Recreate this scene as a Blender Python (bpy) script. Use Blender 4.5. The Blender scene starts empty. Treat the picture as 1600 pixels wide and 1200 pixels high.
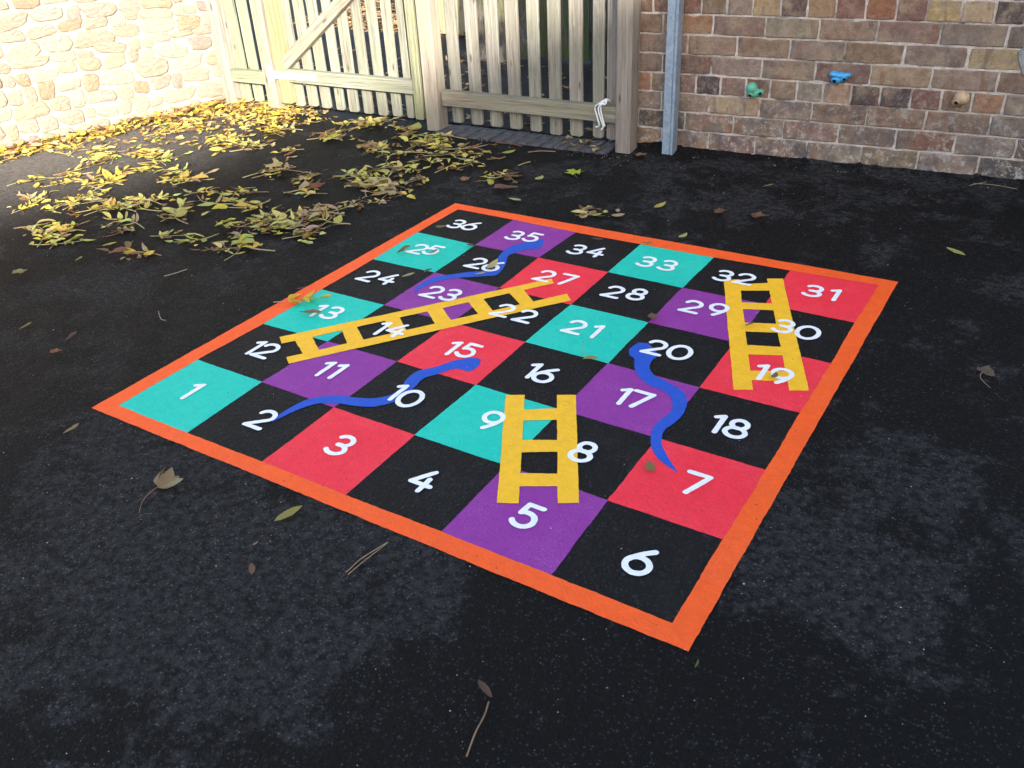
import bpy, bmesh, math, random
import numpy as np
from mathutils import Vector, Matrix, noise
from mathutils.geometry import tessellate_polygon

random.seed(11)
rng = np.random.default_rng(5)
SC = bpy.context.scene
COL = SC.collection
U = 0.285                      # metres per painted square

# ------------------------------------------------------------------ camera
CAM_R = Matrix(((0.84885787, 0.52639639, -0.04844756),
                (0.24277361, -0.46961624, -0.84883542),
                (-0.46957566, 0.70877883, -0.52643259)))      # rows: right, down, forward
CAM_C = Vector((7.56000987, -4.21046373, 4.75186372)) * U
FOC = 1392.67883 / 1600.0
cam_d = bpy.data.cameras.new('camera'); cam = bpy.data.objects.new('camera', cam_d)
COL.objects.link(cam); SC.camera = cam
cam_d.sensor_width = 36.0; cam_d.lens = 36.0 * FOC
cam_d.clip_start = 0.05; cam_d.clip_end = 2000
r, d_, f_ = CAM_R[0], CAM_R[1], CAM_R[2]
m = Matrix((( r[0], -d_[0], -f_[0], CAM_C[0]),
            ( r[1], -d_[1], -f_[1], CAM_C[1]),
            ( r[2], -d_[2], -f_[2], CAM_C[2]), (0, 0, 0, 1)))
cam.matrix_world = m
SC.render.resolution_x = 1024; SC.render.resolution_y = 768

# ------------------------------------------------------------------ light
SUN_TRAVEL = Vector((-3.41, 3.38, -1.674)).normalized()
to_sun = -SUN_TRAVEL
SUN_EL = math.asin(to_sun.z)
SUN_AZ = math.atan2(to_sun.x, to_sun.y)
world = bpy.data.worlds.new('World'); SC.world = world; world.use_nodes = True
nt = world.node_tree
bg = nt.nodes['Background']
sky = nt.nodes.new('ShaderNodeTexSky'); sky.sky_type = 'NISHITA'
sky.sun_disc = False; sky.sun_elevation = SUN_EL; sky.sun_rotation = SUN_AZ
sky.air_density = 1.0; sky.dust_density = 2.0; sky.ozone_density = 1.0
nt.links.new(sky.outputs[0], bg.inputs[0]); bg.inputs[1].default_value = 0.15
sun_d = bpy.data.lights.new('sun', 'SUN'); sun = bpy.data.objects.new('sun', sun_d)
COL.objects.link(sun)
sun_d.energy = 4.1; sun_d.angle = math.radians(1.6); sun_d.color = (1.0, 0.92, 0.80)
sun.rotation_euler = SUN_TRAVEL.to_track_quat('-Z', 'Y').to_euler()
SC.view_settings.view_transform = 'Standard'; SC.view_settings.look = 'None'
SC.view_settings.gamma = 1.0; SC.view_settings.use_curve_mapping = False
SC.view_settings.exposure = 1.95

# ------------------------------------------------------------------ helpers
def G(px, py, z=0.0):
    """point of the ground that was surveyed at picture position px, py (1600 x 1200)"""
    v = Vector(((px - 800) / 1600 / FOC, (py - 600) / 1600 / FOC, 1.0))
    d = CAM_R.transposed() @ v
    t = (z - CAM_C.z) / d.z
    return CAM_C + d * t

def mesh_obj(name, verts, faces, mat=None, parent=None, smooth=False, loc=None):
    me = bpy.data.meshes.new(name)
    me.from_pydata([tuple(v) for v in verts], [], [tuple(f) for f in faces])
    me.update()
    if smooth:
        me.polygons.foreach_set('use_smooth', [True] * len(me.polygons))
    if mat: me.materials.append(mat)
    o = bpy.data.objects.new(name, me); COL.objects.link(o)
    if parent: o.parent = parent
    if loc is not None: o.location = loc
    return o

def inst(name, me, parent=None, loc=(0, 0, 0), rot=(0, 0, 0), scale=(1, 1, 1), color=None):
    o = bpy.data.objects.new(name, me); COL.objects.link(o)
    o.parent = parent; o.location = loc; o.rotation_euler = rot; o.scale = scale
    if color: o.color = (*color, 1.0)
    return o

def empty(name, loc=(0, 0, 0), rz=0.0):
    o = bpy.data.objects.new(name, None); COL.objects.link(o)
    o.location = loc; o.rotation_euler = (0, 0, rz); o.empty_display_size = 0.05
    return o

def tag(o, label=None, cat=None, group=None, kind=None):
    if label: o['label'] = label
    if cat: o['category'] = cat
    if group: o['group'] = group
    if kind: o['kind'] = kind
    return o

def tube(pts, rad, n=6, caps=True):
    """verts, faces of a tube along pts; rad a number or a list"""
    pts = [Vector(p) for p in pts]
    V, Fc = [], []
    for i, p in enumerate(pts):
        a = pts[max(i - 1, 0)]; b = pts[min(i + 1, len(pts) - 1)]
        t = (b - a).normalized()
        up = Vector((0, 0, 1)) if abs(t.z) < 0.9 else Vector((1, 0, 0))
        x = t.cross(up).normalized(); y = t.cross(x)
        rr = rad[i] if isinstance(rad, (list, tuple)) else rad
        for k in range(n):
            an = 2 * math.pi * k / n
            V.append(p + x * math.cos(an) * rr + y * math.sin(an) * rr)
    for i in range(len(pts) - 1):
        for k in range(n):
            k2 = (k + 1) % n
            Fc.append((i * n + k, i * n + k2, (i + 1) * n + k2, (i + 1) * n + k))
    if caps:
        Fc.append(tuple(range(n))[::-1]); Fc.append(tuple(range((len(pts) - 1) * n, len(pts) * n)))
    return V, Fc

def crom(pts, sub=6):
    pts = [Vector(p) for p in pts]
    out = []
    for i in range(len(pts) - 1):
        p0 = pts[max(i - 1, 0)]; p1 = pts[i]; p2 = pts[i + 1]; p3 = pts[min(i + 2, len(pts) - 1)]
        for k in range(sub):
            t = k / sub
            out.append(0.5 * ((2 * p1) + (p2 - p0) * t + (2 * p0 - 5 * p1 + 4 * p2 - p3) * t * t
                              + (3 * p1 - p0 - 3 * p2 + p3) * t ** 3))
    out.append(pts[-1])
    return out

# ------------------------------------------------------------------ node helper
class NT:
    def __init__(s, name):
        s.mat = bpy.data.materials.new(name); s.mat.use_nodes = True
        s.t = s.mat.node_tree; s.b = s.t.nodes['Principled BSDF']; s.out = s.t.nodes['Material Output']
    def n(s, typ, **kw):
        nd = s.t.nodes.new(typ)
        for k, v in kw.items():
            if k.startswith('i_'): nd.inputs[k[2:].replace('_', ' ')].default_value = v
            else: setattr(nd, k, v)
        return nd
    def l(s, a, b): s.t.links.new(a, b)
    def coord(s, kind='Object'):
        return s.n('ShaderNodeTexCoord').outputs[kind]
    def geo(s): return s.n('ShaderNodeNewGeometry').outputs['Position']
    def noise(s, vec, scale, detail=4, rough=0.55, dist=0.0):
        nd = s.n('ShaderNodeTexNoise'); nd.inputs['Scale'].default_value = scale
        nd.inputs['Detail'].default_value = detail; nd.inputs['Roughness'].default_value = rough
        nd.inputs['Distortion'].default_value = dist
        s.l(vec, nd.inputs['Vector']); return nd.outputs['Fac']
    def vor(s, vec, scale, out='Distance', feature='F1'):
        nd = s.n('ShaderNodeTexVoronoi'); nd.feature = feature
        nd.inputs['Scale'].default_value = scale
        s.l(vec, nd.inputs['Vector']); return nd.outputs[out]
    def ramp(s, fac, stops):
        nd = s.n('ShaderNodeValToRGB'); s.l(fac, nd.inputs[0])
        cr = nd.color_ramp
        while len(cr.elements) < len(stops): cr.elements.new(0.5)
        for e, (p, c) in zip(cr.elements, stops):
            e.position = p
            e.color = (c, c, c, 1) if isinstance(c, (int, float)) else (*c, 1)
        return nd.outputs[0]
    def mr(s, v, a, b, c=0.0, d=1.0, smooth=False):
        nd = s.n('ShaderNodeMapRange'); nd.interpolation_type = 'SMOOTHSTEP' if smooth else 'LINEAR'
        s.l(v, nd.inputs[0])
        for i, x in enumerate((a, b, c, d)): nd.inputs[i + 1].default_value = x
        return nd.outputs[0]
    def math(s, op, a, b=None, clamp=False):
        nd = s.n('ShaderNodeMath', operation=op, use_clamp=clamp)
        for i, x in enumerate((a, b)):
            if x is None: continue
            if isinstance(x, (int, float)): nd.inputs[i].default_value = x
            else: s.l(x, nd.inputs[i])
        return nd.outputs[0]
    def mix(s, fac, a, b, mode='MIX'):
        nd = s.n('ShaderNodeMix', data_type='RGBA', blend_type=mode)
        for sock, x in ((nd.inputs['Factor'], fac), (nd.inputs['A'], a), (nd.inputs['B'], b)):
            pass
        fs = nd.inputs[0]; sa = nd.inputs[6]; sb = nd.inputs[7]
        for sock, x in ((fs, fac), (sa, a), (sb, b)):
            if isinstance(x, (int, float)): sock.default_value = x
            elif isinstance(x, (tuple, list)): sock.default_value = (*x, 1)
            else: s.l(x, sock)
        return nd.outputs[2]
    def mapping(s, vec, scale=(1, 1, 1), loc=(0, 0, 0)):
        nd = s.n('ShaderNodeMapping'); s.l(vec, nd.inputs[0])
        nd.inputs['Scale'].default_value = scale; nd.inputs['Location'].default_value = loc
        return nd.outputs[0]
    def offset_random(s, vec, k=13.0):
        oi = s.n('ShaderNodeObjectInfo')
        cx = s.n('ShaderNodeCombineXYZ')
        a = s.math('MULTIPLY', oi.outputs['Random'], k)
        s.l(a, cx.inputs[0]); s.l(s.math('MULTIPLY', a, 1.7), cx.inputs[1]); s.l(s.math('MULTIPLY', a, 2.3), cx.inputs[2])
        va = s.n('ShaderNodeVectorMath', operation='ADD'); s.l(vec, va.inputs[0]); s.l(cx.outputs[0], va.inputs[1])
        return va.outputs[0]
    def objcolor(s): return s.n('ShaderNodeObjectInfo').outputs['Color']
    def bump(s, h, dist=0.003, strength=1.0, prev=None):
        nd = s.n('ShaderNodeBump'); s.l(h, nd.inputs['Height'])
        nd.inputs['Distance'].default_value = dist; nd.inputs['Strength'].default_value = strength
        if prev is not None: s.l(prev, nd.inputs['Normal'])
        return nd.outputs[0]
    def fin(s, col=None, rough=None, normal=None, spec=None):
        b = s.b
        for sock, x in (('Base Color', col), ('Roughness', rough), ('Normal', normal), ('Specular IOR Level', spec)):
            if x is None: continue
            if isinstance(x, (int, float)): b.inputs[sock].default_value = x
            elif isinstance(x, (tuple, list)): b.inputs[sock].default_value = (*x, 1)
            else: s.l(x, b.inputs[sock])
        return s.mat

def tarmac_relief(q, pos):
    agg = q.vor(pos, 125.0)
    n1 = q.noise(pos, 300.0, 3, 0.65)
    n2 = q.noise(pos, 75.0, 4, 0.65)
    h = q.math('ADD', q.math('MULTIPLY', q.math('SUBTRACT', 1.0, agg), 0.6), q.math('MULTIPLY', n1, 0.5))
    return q.math('ADD', h, q.math('MULTIPLY', n2, 1.3))

def mat_tarmac():
    q = NT('tarmac'); pos = q.geo()
    def dist(px, py):
        vm = q.n('ShaderNodeVectorMath', operation='DISTANCE'); q.l(pos, vm.inputs[0]); vm.inputs[1].default_value = tuple(G(px, py))
        return vm.outputs['Value']
    # worn, dusty grey areas with a ragged edge against dark sealed tarmac
    wob = q.noise(pos, 3.4, 14, 0.80, 0.0)
    wob = q.math('ADD', q.math('MULTIPLY', q.math('SUBTRACT', wob, 0.5), 2.7), 0.43)
    blobs = None
    for (px, py, rad, amp) in ((330, 860, .80, .26), (480, 980, .55, .16), (180, 930, .5, .16), (100, 760, .5, .12),
                               (1330, 880, .55, .22), (1430, 960, .4, .14), (1230, 860, .3, .12), (700, 960, .4, .08),
                               (160, 450, .6, .14), (1450, 260, .8, .17), (1200, 290, .8, .15), (1480, 760, .5, .08), (950, 290, .7, .12), (700, 300, .5, .08),
                               (900, 1120, .6, -.22), (600, 1150, .4, -.10), (520, 810, .25, -.14), (40, 1080, .4, -.16), (1500, 1100, .5, -.1)):
        b = q.mr(dist(px, py), 0.0, rad, amp, 0.0, True)
        blobs = b if blobs is None else q.math('ADD', blobs, b)
    f = q.math('ADD', wob, blobs)
    patch = q.mr(f, 0.50, 0.60, 0, 1)
    clump = q.noise(pos, 42.0, 8, 0.80)
    patch = q.math('MULTIPLY', patch, q.mr(clump, 0.43, 0.57, 0.04, 1.0))
    dark = q.mix(q.noise(pos, 90.0, 5, .7), (0.0026, 0.0025, 0.0025), (0.0120, 0.0114, 0.0112))
    col = q.mix(patch, dark, (0.048, 0.0465, 0.0462))
    # brown organic dust towards the leaf litter
    br = q.math('MULTIPLY', q.mr(dist(90, 520), 0.2, 1.1, 1.0, 0.0, True), q.mr(q.noise(pos, 7, 9, .72), .42, .62, 0, .9))
    br = q.math('MULTIPLY', br, q.mr(clump, .40, .58, .15, 1))
    col = q.mix(br, col, (0.030, 0.022, 0.015))
    # grit by the stone wall, paled and widened to paint in the sun glare
    grit_glare = q.math('MULTIPLY', q.mr(dist(60, 215), 0.35, 1.75, 1.0, 0.0, True), q.mr(q.noise(pos, 30, 8, .75), .35, .6, .45, 1.0))
    col = q.mix(grit_glare, col, (0.20, 0.18, 0.163))
    # stone chips of the aggregate
    vd = q.n('ShaderNodeTexVoronoi'); vd.inputs['Scale'].default_value = 170.0; q.l(pos, vd.inputs['Vector'])
    sep = q.n('ShaderNodeSeparateColor'); q.l(vd.outputs['Color'], sep.inputs[0])
    st = q.math('MULTIPLY', q.mr(sep.outputs[0], 0.70, 1.0, 0, 0.8), q.mr(vd.outputs['Distance'], .20, .55, 1, 0))
    st = q.math('MULTIPLY', st, q.mr(patch, 0, 1, .45, 1.0))
    col = q.mix(st, col, (0.17, 0.17, 0.172))
    for scl, th, rad, cc in ((34.0, .86, .085, (0.60, 0.59, 0.56)), (75.0, .93, .13, (0.30, 0.30, 0.30))):
        vd = q.n('ShaderNodeTexVoronoi'); vd.inputs['Scale'].default_value = scl; q.l(pos, vd.inputs['Vector'])
        sep2 = q.n('ShaderNodeSeparateColor'); q.l(vd.outputs['Color'], sep2.inputs[0])
        spk = q.math('MULTIPLY', q.math('LESS_THAN', vd.outputs['Distance'], q.math('MULTIPLY', sep2.outputs[1], rad)), q.math('GREATER_THAN', sep2.outputs[0], th))
        col = q.mix(spk, col, cc)
    nrm = q.bump(tarmac_relief(q, pos), 0.010, 1.0)
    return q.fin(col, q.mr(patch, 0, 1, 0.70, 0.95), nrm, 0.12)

def mat_paint(name, col, wear=1.0, relief=0.5, rough=0.62, pits=1.0):
    q = NT(name); pos = q.geo()
    n1 = q.noise(pos, 6.0, 8, 0.68); n2 = q.noise(pos, 210.0, 4, 0.75); n3 = q.noise(pos, 34.0, 6, .7)
    lite = tuple(min(1, c * 0.98 + 0.085) for c in col)
    c = q.mix(q.mr(n3, .38, .62), tuple(x * 0.90 for x in col), col)
    # chalky bloom where the paint lies thin on the stones
    chalk = q.math('MULTIPLY', q.mr(n1, .44, .66, 0.10, 1, True), q.mr(n2, .48, .62, 0, 0.62 * wear))
    c = q.mix(chalk, c, lite)
    c = q.mix(q.mr(q.noise(pos, 3.1, 6, .6), .54, .70, 0, .12), c, tuple(x * .55 for x in col))
    # bare tarmac pits, and grit on top
    for scl, rad, th, cc in ((60.0, 0.13, 1 - 0.10 * pits, (0.012, 0.012, 0.012)), (120.0, .20, 1 - .05 * pits, (0.02, 0.018, 0.017)), (45.0, .07, .93, (0.7, 0.7, 0.68))):
        vd = q.n('ShaderNodeTexVoronoi'); vd.inputs['Scale'].default_value = scl; q.l(pos, vd.inputs['Vector'])
        sp = q.n('ShaderNodeSeparateColor'); q.l(vd.outputs['Color'], sp.inputs[0])
        pit = q.math('MULTIPLY', q.math('LESS_THAN', vd.outputs['Distance'], q.math('MULTIPLY', sp.outputs[1], rad)), q.math('GREATER_THAN', sp.outputs[0], th))
        c = q.mix(pit, c, cc)
    h = tarmac_relief(q, pos)
    return q.fin(c, rough, q.bump(h, 0.0045, relief), 0.3)

def mat_black_paint():
    q = NT('black_paint'); pos = q.geo()
    n1 = q.noise(pos, 5.0, 6, .65); fine = q.noise(pos, 50, 4, .7)
    pt = q.math('MULTIPLY', q.mr(n1, .48, .68, 0, 1, True), q.mr(fine, .36, .64))
    c = q.mix(pt, (0.0050, 0.0046, 0.0045), (0.0150, 0.0143, 0.0145))
    vc = q.vor(pos, 230.0, 'Color'); sep = q.n('ShaderNodeSeparateColor'); q.l(vc, sep.inputs[0])
    c = q.mix(q.mr(sep.outputs[0], .88, 1, 0, .35), c, (0.08, 0.085, 0.09))
    vd = q.n('ShaderNodeTexVoronoi'); vd.inputs['Scale'].default_value = 40.0; q.l(pos, vd.inputs['Vector'])
    sp = q.n('ShaderNodeSeparateColor'); q.l(vd.outputs['Color'], sp.inputs[0])
    w = q.math('MULTIPLY', q.math('LESS_THAN', vd.outputs['Distance'], q.math('MULTIPLY', sp.outputs[1], 0.07)),
               q.math('GREATER_THAN', sp.outputs[0], 0.90))
    c = q.mix(w, c, (0.5, 0.5, 0.48))
    return q.fin(c, 0.62, q.bump(tarmac_relief(q, pos), 0.005, 1.0), 0.18)

def mat_brick():
    q = NT('old_brick'); p = q.offset_random(q.coord('Object')); oc = q.objcolor(); pos = q.geo()
    c = q.mix(q.mr(q.noise(p, 30, 6, .72), .36, .64, 0, .85), oc, q.mix(1.0, oc, (0.55, 0.50, 0.48), 'MULTIPLY'))
    # kiln streaks
    band = q.noise(q.mapping(p, (17, 2, 5)), 1.0, 2, .5)
    c = q.mix(q.mr(band, .60, .66, 0, .60, True), c, (0.22, 0.105, 0.062))
    c = q.mix(q.mr(band, .40, .34, 0, .55, True), c, (0.11, 0.085, 0.078))
    c = q.mix(q.mr(q.noise(p, 12, 4, .65), .50, .66, 0, .7), c, (0.34, 0.25, 0.165))
    c = q.mix(q.mr(q.noise(p, 150, 4, .75), .60, .70, 0, .75), c, (0.040, 0.030, 0.026))
    c = q.mix(q.mr(q.noise(p, 190, 3, .7), .60, .70, 0, .75), c, (0.46, 0.39, 0.31))
    # lime bloom on the lowest courses
    sz = q.n('ShaderNodeSeparateXYZ'); q.l(pos, sz.inputs[0])
    low = q.mr(sz.outputs[2], 0.07, 0.40, 1.0, 0.15)
    bl = q.math('MULTIPLY', q.mr(q.noise(pos, 34, 8, .78), .52, .60, 0, .9), low)
    c = q.mix(bl, c, (0.46, 0.43, 0.40))
    gr = q.math('MULTIPLY', q.mr(q.noise(pos, 10, 4, .6), .45, .66, 0, .7), low)
    c = q.mix(gr, c, (0.10, 0.095, 0.095))
    h = q.math('ADD', q.noise(p, 120, 5, .7), q.math('MULTIPLY', q.noise(p, 25, 3, .6), 1.5))
    return q.fin(c, 0.9, q.bump(h, 0.007, .95), 0.2)

def mat_mortar(name='brick_mortar', a=(0.42, 0.36, 0.32), b=(0.70, 0.635, 0.58), dk=(0.10, 0.088, 0.08), dkf=.9):
    q = NT(name); pos = q.geo()
    c = q.mix(q.mr(q.noise(pos, 40, 5, .7), .35, .65), a, b)
    c = q.mix(q.mr(q.noise(pos, 7, 5, .65), .52, .66, 0, dkf), c, dk)
    h = q.math('ADD', q.noise(pos, 220, 4, .7), q.noise(pos, 60, 3, .6))
    return q.fin(c, 0.95, q.bump(h, 0.006, .9), 0.2)

def mat_stone():
    q = NT('rubble_stone'); p = q.offset_random(q.coord('Object')); oc = q.objcolor()
    c = q.mix(q.mr(q.noise(p, 9, 5, .6), .3, .7), oc, q.mix(1.0, oc, (0.70, 0.62, 0.55), 'MULTIPLY'))
    c = q.mix(q.mr(q.noise(p, 40, 5, .7), .58, .72, 0, .7), c, (0.50, 0.45, 0.36))
    c = q.mix(q.mr(q.noise(p, 110, 3, .7), .62, .72, 0, .5), c, (0.14, 0.09, 0.06))
    h = q.math('ADD', q.noise(p, 30, 6, .65), q.math('MULTIPLY', q.noise(p, 140, 3, .6), .4))
    return q.fin(c, 0.9, q.bump(h, 0.012, .8), 0.25)

def mat_wood(name='weathered_wood', base=(0.335, 0.322, 0.295), dark=(0.19, 0.178, 0.162), algae=(0.25, 0.245, 0.185), alg=0.45):
    q = NT(name); p = q.offset_random(q.coord('Object')); oc = q.objcolor(); pos = q.geo()
    g1 = q.noise(q.mapping(p, (60, 60, 1.6)), 1.0, 4, .6, .4)
    g2 = q.noise(q.mapping(p, (240, 240, 5)), 1.0, 3, .6)
    g3 = q.noise(q.mapping(p, (14, 14, .9)), 1.0, 3, .5)
    c = q.mix(q.mr(g1, .36, .66), dark, base)
    c = q.mix(q.mr(g3, .40, .62, 0, .45), c, (0.27, 0.215, 0.19))
    c = q.mix(q.mr(g2, .54, .68, 0, .8), c, (0.085, 0.076, 0.066))
    c = q.mix(q.mr(q.noise(q.mapping(p, (30, 30, 6)), 1.0, 5, .7), .56, .70, 0, .6), c, (0.12, 0.115, 0.10))
    c = q.mix(q.mr(g2, .28, .40, .5, 0), c, (0.44, 0.41, 0.36))
    c = q.mix(q.math('MULTIPLY', q.mr(q.noise(pos, 4.5, 4, .6), .42, .62, 0, 1, True), alg), c, algae)
    # knots
    vd = q.n('ShaderNodeTexVoronoi'); vd.inputs['Scale'].default_value = 1.0; q.l(q.mapping(p, (16, 16, 4.5)), vd.inputs['Vector'])
    c = q.mix(q.mr(vd.outputs['Distance'], .05, .14, .8, 0, True), c, (0.07, 0.05, 0.04))
    c = q.mix(1.0, c, oc, 'MULTIPLY')
    h = q.math('ADD', g1, q.math('MULTIPLY', g2, .9))
    return q.fin(c, 0.88, q.bump(h, 0.005, 1.0), 0.2)

def mat_leaf(attr=False):
    q = NT('litter_leaf' if attr else 'fallen_leaf')
    p = q.coord('Object')
    if attr:
        at = q.n('ShaderNodeAttribute'); at.attribute_name = 'tint'; oc = at.outputs['Color']
    else:
        p = q.offset_random(p); oc = q.objcolor()
    c = q.mix(q.mr(q.noise(p, 45, 4, .65), .35, .7, 0, .55), oc, q.mix(1.0, oc, (0.60, 0.50, 0.42), 'MULTIPLY'))
    c = q.mix(q.mr(q.noise(p, 70, 4, .7), .60, .70, 0, .7), c, (0.115, 0.065, 0.035))
    nrm = q.bump(q.noise(p, 160, 4, .6), 0.002, .6)
    m = q.fin(c, 0.6, nrm, 0.35)
    tr = q.n('ShaderNodeBsdfTranslucent'); q.l(c, tr.inputs[0])
    mx = q.n('ShaderNodeMixShader'); mx.inputs[0].default_value = 0.22
    q.l(q.b.outputs[0], mx.inputs[1]); q.l(tr.outputs[0], mx.inputs[2]); q.l(mx.outputs[0], q.out.inputs[0])
    return m

def mat_plain(name, col, rough=.6, nscale=40, var=.25, bump=.3, metal=0.0, bd=.002):
    q = NT(name); p = q.coord('Object')
    n1 = q.noise(p, nscale, 4, .6)
    c = q.mix(q.mr(n1, .3, .7), tuple(x * (1 - var) for x in col), tuple(min(1, x * (1 + var)) for x in col))
    q.b.inputs['Metallic'].default_value = metal
    return q.fin(c, rough, q.bump(q.noise(p, nscale * 4, 3, .6), bd, bump), .4)

def mat_galv():
    q = NT('galvanised_steel'); p = q.coord('Object')
    vd = q.vor(p, 60, 'Color'); sep = q.n('ShaderNodeSeparateColor'); q.l(vd, sep.inputs[0])
    c = q.mix(sep.outputs[0], (0.22, 0.285, 0.37), (0.30, 0.37, 0.45))
    c = q.mix(q.mr(q.noise(p, 18, 5, .65), .52, .7, 0, .6), c, (0.40, 0.47, 0.55))
    c = q.mix(q.mr(q.noise(p, 60, 3, .65), .64, .72, 0, .5), c, (0.52, 0.56, 0.60))
    q.b.inputs['Metallic'].default_value = 0.35
    return q.fin(c, 0.55, q.bump(q.noise(p, 90, 3, .6), .001, .3), .5)

M = dict(tarmac=mat_tarmac(),
         orange=mat_paint('orange_paint', (1.0, 0.115, 0.012), .55, .35),
         red=mat_paint('red_paint', (0.95, 0.030, 0.052), 1.0),
         purple=mat_paint('purple_paint', (0.285, 0.032, 0.29), 1.2),
         teal=mat_paint('teal_paint', (0.005, 0.58, 0.42), .9, .45, .62, 1.3),
         yellow=mat_paint('yellow_paint', (1.0, 0.53, 0.018), .3, .35, .6, .7),
         blue=mat_paint('blue_paint', (0.012, 0.085, 0.50), .5, .35, .6, .4),
         white=mat_paint('white_paint', (0.90, 0.90, 0.89), .1, .25, .6, .25),
         black=mat_black_paint(), brick=mat_brick(), mortar=mat_mortar(), stone=mat_stone(),
         lime=mat_mortar('lime_mortar', (0.32, 0.28, 0.23), (0.42, 0.375, 0.31), (0.24, 0.20, 0.15), .6),
         wood=mat_wood(), leaf=mat_leaf(), litter=mat_leaf(True), galv=mat_galv(),
         paver=mat_plain('blue_brick', (0.060, 0.058, 0.062), .85, 45, .55, 1.0),
         strap=mat_plain('galvanised_strap', (0.62, 0.62, 0.60), .5, 60, .12, .2, .3),
         rope=mat_plain('white_cord', (0.72, 0.74, 0.76), .8, 300, .15, .6),
         hold_green=mat_plain('green_resin', (0.10, 0.36, 0.235), .5, 60, .12, .25),
         hold_blue=mat_plain('blue_resin', (0.055, 0.33, 0.62), .5, 60, .12, .25),
         hold_tan=mat_plain('tan_resin', (0.44, 0.31, 0.19), .55, 60, .15, .25),
         bolt=mat_plain('dark_bolt', (0.02, 0.02, 0.025), .5, 60, .2, .1, .6),
         cement=mat_mortar('cement_patch', (0.26, 0.255, 0.245), (0.36, 0.35, 0.335), (0.15, 0.145, 0.14), .5),
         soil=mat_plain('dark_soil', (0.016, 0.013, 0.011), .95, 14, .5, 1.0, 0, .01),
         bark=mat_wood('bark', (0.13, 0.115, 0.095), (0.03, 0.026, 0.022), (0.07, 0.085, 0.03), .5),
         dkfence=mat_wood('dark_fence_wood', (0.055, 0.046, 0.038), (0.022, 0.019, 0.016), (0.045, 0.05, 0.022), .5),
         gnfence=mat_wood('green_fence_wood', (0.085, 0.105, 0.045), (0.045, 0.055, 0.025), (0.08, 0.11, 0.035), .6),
         render=mat_plain('building_wall', (0.34, 0.25, 0.19), .9, 20, .25, .5),
         roofing=mat_plain('roof_felt', (0.08, 0.08, 0.085), .9, 20, .25, .5),
         glass=mat_plain('window_glass', (0.05, 0.06, 0.07), .08, 4, .1, 0.0),
         chalk=mat_plain('chalk', (0.045, 0.045, 0.05), .9, 200, .5, .2))

# ================================================================== SETTING
def make_ground():
    S = 300.0
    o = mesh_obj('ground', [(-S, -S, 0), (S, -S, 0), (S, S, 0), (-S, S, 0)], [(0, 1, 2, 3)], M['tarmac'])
    tag(o, 'black tarmac playground surface with worn grey patches', kind='structure')
    return o
ground = make_ground()

# frames: fence line and brick wall line, both in painted-square units
FO = Vector((-2.989, 9.235, 0)); FE = Vector((.99915, .0413, 0)); FN = Vector((-.0413, .99915, 0))
def F(s, z, d=0.0): return (FO + FE * s + FN * d + Vector((0, 0, z))) * U
F_RZ = math.atan2(FE.y, FE.x)
WA = Vector((1.857, 9.943, 0)); WE = Vector((0.99638, 0.08494, 0)).normalized(); WN = Vector((-WE.y, WE.x, 0))
def W(s, z, d=0.0): return (WA + WE * s + WN * d + Vector((0, 0, z))) * U
W_RZ = math.atan2(WE.y, WE.x)

# ------------------------------------------------------------------ brick wall
def brick_mesh(w, h, dep, seed):
    """irregular brick: front ring, bevel ring, back ring, in metres, front face at y=0"""
    R = random.Random(seed)
    nx, nz = 5, 3
    def ring(ins, y, jit):
        pts = []
        x0, x1, z0, z1 = -w / 2 + ins, w / 2 - ins, -h / 2 + ins, h / 2 - ins
        for i in range(nx): pts.append((x0 + (x1 - x0) * i / nx, z0))
        for i in range(nz): pts.append((x1, z0 + (z1 - z0) * i / nz))
        for i in range(nx): pts.append((x1 - (x1 - x0) * i / nx, z1))
        for i in range(nz): pts.append((x0, z1 - (z1 - z0) * i / nz))
        out = []
        for k, (x, z) in enumerate(pts):
            corner = k in (0, nx, nx + nz, 2 * nx + nz)
            if corner:
                x *= 1 - (R.random() ** 2 * .003) / (w / 2); z *= 1 - (R.random() ** 2 * .002) / (h / 2)
            out.append(Vector((x + jx[k] * jit, y, z + jz[k] * jit)))
        return out
    n = 2 * (nx + nz)
    jx = [R.uniform(-1, 1) * .0022 for _ in range(n)]; jz = [R.uniform(-1, 1) * .0019 for _ in range(n)]
    if R.random() < .35:
        k = R.randrange(n); jz[k] *= 3.2; jx[k] *= 3
    a = ring(0, dep, 1); b = ring(0, .0035, 1); c = ring(.0035, 0.0, .7)
    V = a + b + c
    Fc = []
    for i in range(n):
        j = (i + 1) % n
        Fc.append((i, j, n + j, n + i)); Fc.append((n + i, n + j, 2 * n + j, 2 * n + i))
    cy = R.uniform(-.0012, .0016)
    V.append(Vector((R.uniform(-.01, .01), cy, R.uniform(-.005, .005)))); ci = len(V) - 1
    for i in range(n): Fc.append((2 * n + i, 2 * n + (i + 1) % n, ci))
    return V, Fc

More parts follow.
